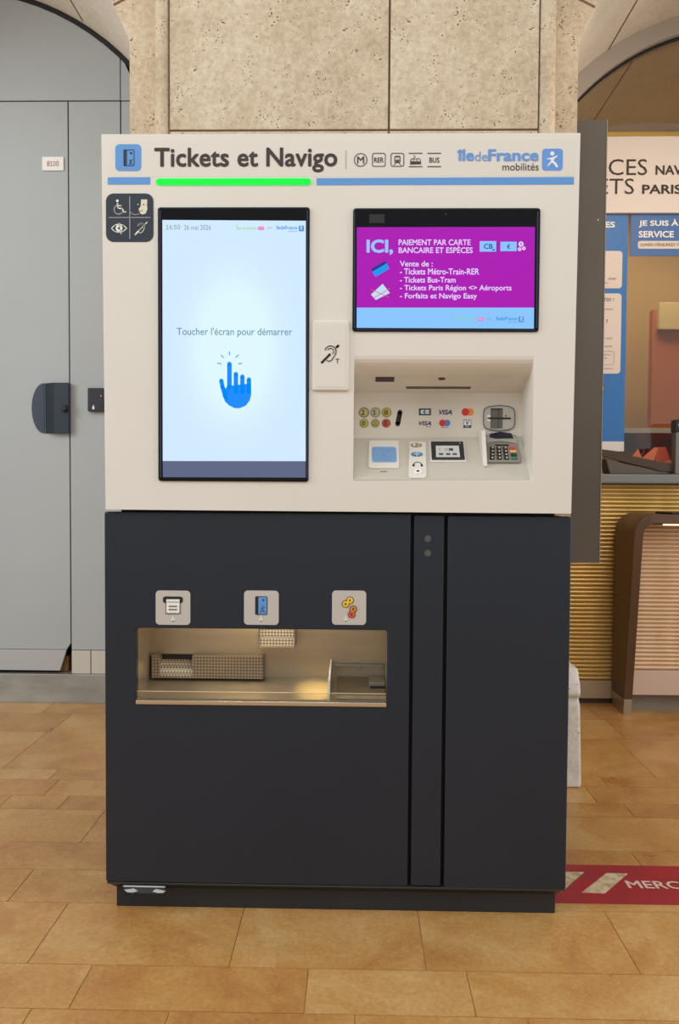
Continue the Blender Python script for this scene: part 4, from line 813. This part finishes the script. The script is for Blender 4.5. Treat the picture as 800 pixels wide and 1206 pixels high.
dec('round_mark', PP, po, FGP).ell(705, 457.6, 6.6, 8, 0, .0008).done(); dec('round_mark_edge', INK2, po, FGP).ring(705, 457.6, 6.2, 7.0, 0, .0010, 1.2).done()
bn = thing('banner', 'blue service hours banner reading JE SUIS À SERVICE on the glass', 'banner', FG.pt(790, 302))
R = FG.rect(743, 252.5, 860, 301.5)
bm = BM(); box(bm, R[0], R[1], YG-.004, YG-.001, R[2], R[3]); obj('sheet', bm, PB2, bn)
text('JE SUIS À', (752.6, 258, 799.4, 268), FGP, PRINTW, bn, h=.0006, bold=.03); text('SERVICE', (752.4, 272, 794, 279.8), FGP, PRINTW, bn, h=.0006, bold=.03)
o = dec('hours_label', PP, bn, FGP).rr(751.5, 283.8, 850, 293, 3, 0, .0008).done(); text('LUNDI-VENDREDI 7H', (754.6, 286.6, 803, 290), FGP, PINK_INK, o, h=.0014, bold=.008)
# office behind the glass
bm = BM(); box(bm, .3, 3.4, YBACK-.02, YBACK+.05, 0, 3.6); struct(obj('wall_back', bm, noisy('office_wall', (178, 152, 106), (186, 160, 114), 1.5, .7)), 'beige back wall of the ticket office')
Qo = FR(3.1); R = Qo.rect(766, 364, 850, 700)
bm = BM(); box(bm, R[0], R[1]+.4, 3.1, 3.16, .0, R[3]); tag(obj('reflection_board', bm, mat('terracotta', (190, 112, 72), .6), bevel=.004), 'terracotta coloured partition standing inside the ticket office', 'reflection')  # added board standing in for a blurred orange reflection in the glass
Qo = FR(3.06); R = Qo.rect(776.5, 356, 830, 388)
wlm = obj('notice_panel', (lambda b: (prism(b, Qo, rr(*R, .01), -.04, 0), b)[1])(BM()), mat('pale_notice', (206, 190, 148), .5), bevel=.003); tag(wlm, 'pale blank notice panel fixed on the terracotta partition', 'panel')
Qo = FR(2.12); R = Qo.rect(730, 510, 796, 575)
ds = thing('display_board', 'dark red display board with white top edge behind the ticket office glass', 'display', ((R[0]+R[1])/2, 2.13, 1.035))
bm = BM(); box(bm, R[0], R[1], 2.12, 2.14, 1.035, R[3]); 
dm = mat('maroon_print', (110, 18, 34), .5); N, L = nt(dm); tc = N.new('ShaderNodeTexCoord'); no = N.new('ShaderNodeTexNoise'); no.inputs['Scale'].default_value = 5; rp = N.new('ShaderNodeValToRGB'); rp.color_ramp.elements[0].position = .42; rp.color_ramp.elements[1].position = .56; rp.color_ramp.elements[0].color = (*lin((46, 14, 24)), 1); rp.color_ramp.elements[1].color = (*lin((140, 14, 36)), 1)
L.new(tc.outputs['Object'], no.inputs[0]); L.new(no.outputs[0], rp.inputs[0]); L.new(rp.outputs[0], N['Principled BSDF'].inputs[0]); obj('board', bm, dm, ds)
bm = BM(); box(bm, R[0]-.01, R[1]+.01, 2.115, 2.145, R[3], R[3]+.024); obj('top_rail', bm, PW, ds, label='white top edge')

# ------------------------------------------------------------------ ticket counter
ct = thing('ticket_counter', 'long counter with ribbed brass front and grey worktop under the ticket office glass', 'counter', (1.9, 1.9, 0))
XC0 = XR+.004
bm = BM(); box(bm, XC0, 2.835, 1.79, 2.5, .992, 1.035); obj('worktop', bm, noisy('grey_worktop', (120, 122, 122), (130, 132, 132), 3, .3), ct, bevel=.008, seg=3)
RIB = noisy('ribbed_brass', (206, 172, 104), (222, 188, 122), 9, .36, .75, stretch=(1, 1, .2))
def ribs(bm, x0, x1, y, z0, z1, pitch, amp):
    prof = []; n = max(2, int((z1-z0)/pitch)); 
    for i in range(n):
        for k in range(6):
            t = k/6; prof.append((y-amp*abs(math.sin(PI*t))**.7, z0+(i+t)*(z1-z0)/n))
    prof.append((y, z1)); prof += [(y+.02, z1), (y+.02, z0)]
    yz_prism(bm, prof, x0, x1)
zr0 = FR(1.83).uv(690, 801)[1]; zr1 = FR(1.83).uv(690, 822)[1]
bm = BM(); ribs(bm, XC0, 2.835, 1.835, zr0, .992, .0181, .007); obj('ribbed_front', bm, RIB, ct, label='horizontally ribbed brass front')
bm = BM(); box(bm, XC0, 2.835, 1.822, 1.86, zr1, zr0-.001); obj('base_band', bm, mat('champagne_metal', (190, 172, 146), .4, .5), ct, bevel=.002)
bm = BM(); box(bm, XC0, 2.835, 1.84, 2.4, 0, zr1+.002); obj('kick_board', bm, mat('kick_dark', (70, 62, 54), .5), ct)
bm = BM(); box(bm, XC0, 2.835, 1.86, 2.4, zr1, .99); obj('carcass', bm, mat('carcass_brown', (80, 64, 48), .7), ct)
# things on the worktop
FT = FR(1.83)
bk = thing('leaflet_basket', 'curved dark brown basket holding orange leaflets on the grey worktop', 'basket', (FT.uv(760, 548)[0], 1.86, 1.035))
top_e = FT.poly([(708, 529), (732, 532), (742, 536.5), (772, 542.6), (794, 546.4)]); bot_e = FT.poly([(794, 556), (778, 555), (767, 551.6), (738, 545), (714, 538.5), (708, 536)])
zmin = 1.0355
def basket(d0, d1):
    bm = BM(); prism(bm, FT, [(u, max(v, zmin)) for u, v in top_e+bot_e], d0, d1); return bm
obj('rim', basket(-.012, 0), mat('basket_brown', (66, 50, 38), .6), bk, bevel=.002)
bmB = BM(); body = FT.poly([(714, 540), (738, 546), (767, 552), (788, 554)]); prism(bmB, FT, [(u, v) for u, v in body]+[(body[-1][0], zmin), (body[0][0]+.02, zmin)], -.10, -.006); obj('body', bmB, mat('basket_body', (92, 82, 72), .6), bk, bevel=.004)
OR_ = mat('orange_card', (190, 98, 56), .6); OR2 = mat('salmon_card', (184, 104, 74), .6)
for i, (pts, dd) in enumerate(([[(742, 541), (752, 528.5), (758, 543)], .028], [[(755, 541), (771, 527), (776, 526.5), (770, 545), (758, 545)], .036], [[(772, 541), (776, 526.4), (784, 526.2), (790, 541), (788, 547), (774, 547)], .046], [[(780, 545), (788, 541.5), (794, 543), (794, 549), (782, 549)], .022])):
    bm = BM(); prism(bm, FR(1.83+dd), [FR(1.83+dd).uv(*q) for q in pts], -.006, 0)
    lb = ['orange leaflet with pointed top leaning in the brown basket, smallest', 'orange folded leaflet fanned out in the middle of the brown basket', 'tall red orange leaflet standing at the back of the brown basket', 'low salmon leaflet lying at the basket end close to the grey terminal'][i]
    tag(obj('leaflet', bm, (OR_, OR_, mat('red_orange_card', (182, 76, 50), .6), OR2)[i]), lb, 'leaflet', 'leaflets in the basket')
Qt = FR(1.81); R = Qt.rect(796, 509, 830, 551)
tmn = thing('payment_terminal', 'grey payment terminal with black top at the end of the worktop', 'terminal', (R[0]+.03, 1.83, 1.035))
bm = BM(); box(bm, R[0], R[1], 1.81, 1.86, 1.036, R[3]); obj('case', bm, mat('terminal_grey', (112, 110, 104), .4), tmn, bevel=.004)
R2 = Qt.rect(795.5, 494, 830, 509); bm = BM(); box(bm, R2[0], R2[1], 1.808, 1.862, R2[2], R2[3]); obj('screen_head', bm, mat('terminal_black', (24, 22, 26), .3), tmn, bevel=.004)
bm = BM(); q = Qt.poly([(799, 500), (803, 497), (804, 500), (800, 503)]); prism(bm, FR(1.8075), q, 0, .0006); obj('mark', bm, PRINTW, tmn)

# ------------------------------------------------------------------ low desk with a brown arched frame
X0 = FR(1.83).uv(718, 802)[0]+.006
PX = PL((X0, 0, 0), (0, 1, 0), (0, 0, 1))
yft, zft = PX.uv(747, 640); yfb, zfb = PX.uv(733.5, 853)
ztop = FR(1.80).uv(760, 603.5)[1]
dk = thing('service_desk', 'low desk with brown rounded frame and ribbed front before the brass counter', 'desk', (X0+.5, 1.65, 0))
def yfront(z): return yfb+(yft-yfb)*max(0, min(1.1, z/.75))
W = 1.25; TH = .037; RO = .085
zfoot = FR(yfb).uv(738, 823)[1]
outer = [(X0, zfoot)]+[(X0+RO-RO*math.cos(math.radians(a)), ztop-RO+RO*math.sin(math.radians(a))) for a in range(0, 91, 9)]+[(X0+W-RO+RO*math.sin(math.radians(a)), ztop-RO+RO*math.cos(math.radians(a))) for a in range(0, 91, 9)]+[(X0+W, zfoot)]
ri = RO-TH
inner = [(X0+W-TH, zfoot)]+[(X0+W-RO+ri*math.sin(math.radians(a)), ztop-RO+ri*math.cos(math.radians(a))) for a in range(90, -1, -9)]+[(X0+RO-ri*math.cos(math.radians(a)), ztop-RO+ri*math.sin(math.radians(a))) for a in range(90, -1, -9)]+[(X0+TH, zfoot)]
def sheared(poly, yb, name, m, par=dk, bevel=.002, off=0, **k):
    bm = BM(); n = len(poly); A = [bm.verts.new((x, yfront(z)+off, z)) for x, z in poly]; B = [bm.verts.new((x, yb, z)) for x, z in poly]
    face(bm, A); face(bm, B[::-1])
    for i in range(n): face(bm, (A[i], B[i], B[(i+1) % n], A[(i+1) % n]))
    return obj(name, bm, m, par, bevel=bevel, **k)
sheared(outer+inner, 1.81, 'arched_frame', noisy('brown_lacquer', (78, 54, 36), (88, 62, 42), 3, .4), label='brown rounded frame')
for xa in (X0, X0+W-TH): sheared([(xa+.002, 0), (xa+TH-.002, 0), (xa+TH-.002, zfoot-.001), (xa+.002, zfoot-.001)], 1.81, 'foot', mat('foot_steel', (176, 166, 152), .35, .6), label='pale steel foot')
zq0 = FR(1.55).uv(770, 797)[1]; zq1 = FR(1.55).uv(770, 827)[1]
bm = BM(); ribs(bm, X0+TH, X0+W-TH, yfb+.018, zq0, ztop-TH-.004, .0178, .006); obj('ribbed_panel', bm, noisy('ribbed_champagne', (206, 174, 140), (218, 188, 154), 9, .4, .55, stretch=(1, 1, .2)), dk, label='ribbed pale metal front panel')
bm = BM(); box(bm, X0+TH, X0+W-TH, yfb+.005, yfb+.04, zq1, zq0-.001); obj('base_band', bm, mat('pink_beige_metal', (206, 182, 164), .45, .3), dk, bevel=.001)
bm = BM(); box(bm, X0+TH, X0+W-TH, yfb+.07, 1.80, 0.0, zq1); obj('kick_board', bm, mat('kick_grey', (128, 120, 104), .5), dk)
ul_ = FR(1.5).uv(783, 624)[0]; bm = BM(); box(bm, ul_, X0+W-.2, 1.5, 1.52, ztop-TH-.006, ztop-TH); obj('light_strip', bm, mat('strip_light', (255, 232, 205), emit=1.3), dk, label='lit strip under the top')
R = FR(1.6).rect(778, 606, 830, 613); bm = BM()
u0 = FR(1.62).uv(778, 608)[0]; prism(bm, PL((0, 0, ztop), (1, 0, 0), (0, 1, 0)), [(u0, 1.68), (u0+.035, 1.58), (u0+.3, 1.58), (u0+.3, 1.68)], .0005, .008)
tag(obj('pen_tray', bm, mat('tray_black', (26, 20, 20), .4), bevel=.002), 'flat black tray lying on the brown low desk', 'tray')

# ------------------------------------------------------------------ red floor sticker
fs = thing('floor_sticker', 'red floor strip with white slanted bars and the word MERCI beside the ticket machine', 'sticker', (.8, .08, 0))
c = FLOOR.poly([(669, 1018), (800, 1021.5)]); c2 = FLOOR.poly([(664, 1063), (800, 1067)])
ya, yb = (c[0][1]+c[1][1])/2, (c2[0][1]+c2[1][1])/2
RM = noisy('worn_red_vinyl', (168, 28, 44), (146, 34, 46), 12, .4); 
bm = BM(); prism(bm, FLOOR, [(.42, yb), (1.7, yb), (1.7, ya), (.42, ya)], .0002, .0014); obj('strip', bm, RM, fs)
WM = noisy('worn_white_vinyl', (214, 196, 160), (150, 128, 92), 40, .5, lo=.42, hi=.7)
for q in ([(652, 1027.4), (688, 1028), (662, 1051), (628, 1050.4)], [(714.5, 1029), (739.5, 1029.8), (712.5, 1053), (685.5, 1052)]): dec('slanted_bar', WM, fs, FLOOR).po(q, .0005, .0022).done()
text('MERCI', (738.5, 1038.6, 807, 1047.6), FLOOR, mat('sticker_pale', (224, 190, 176), .5), fs, h=.0022, bold=.02)
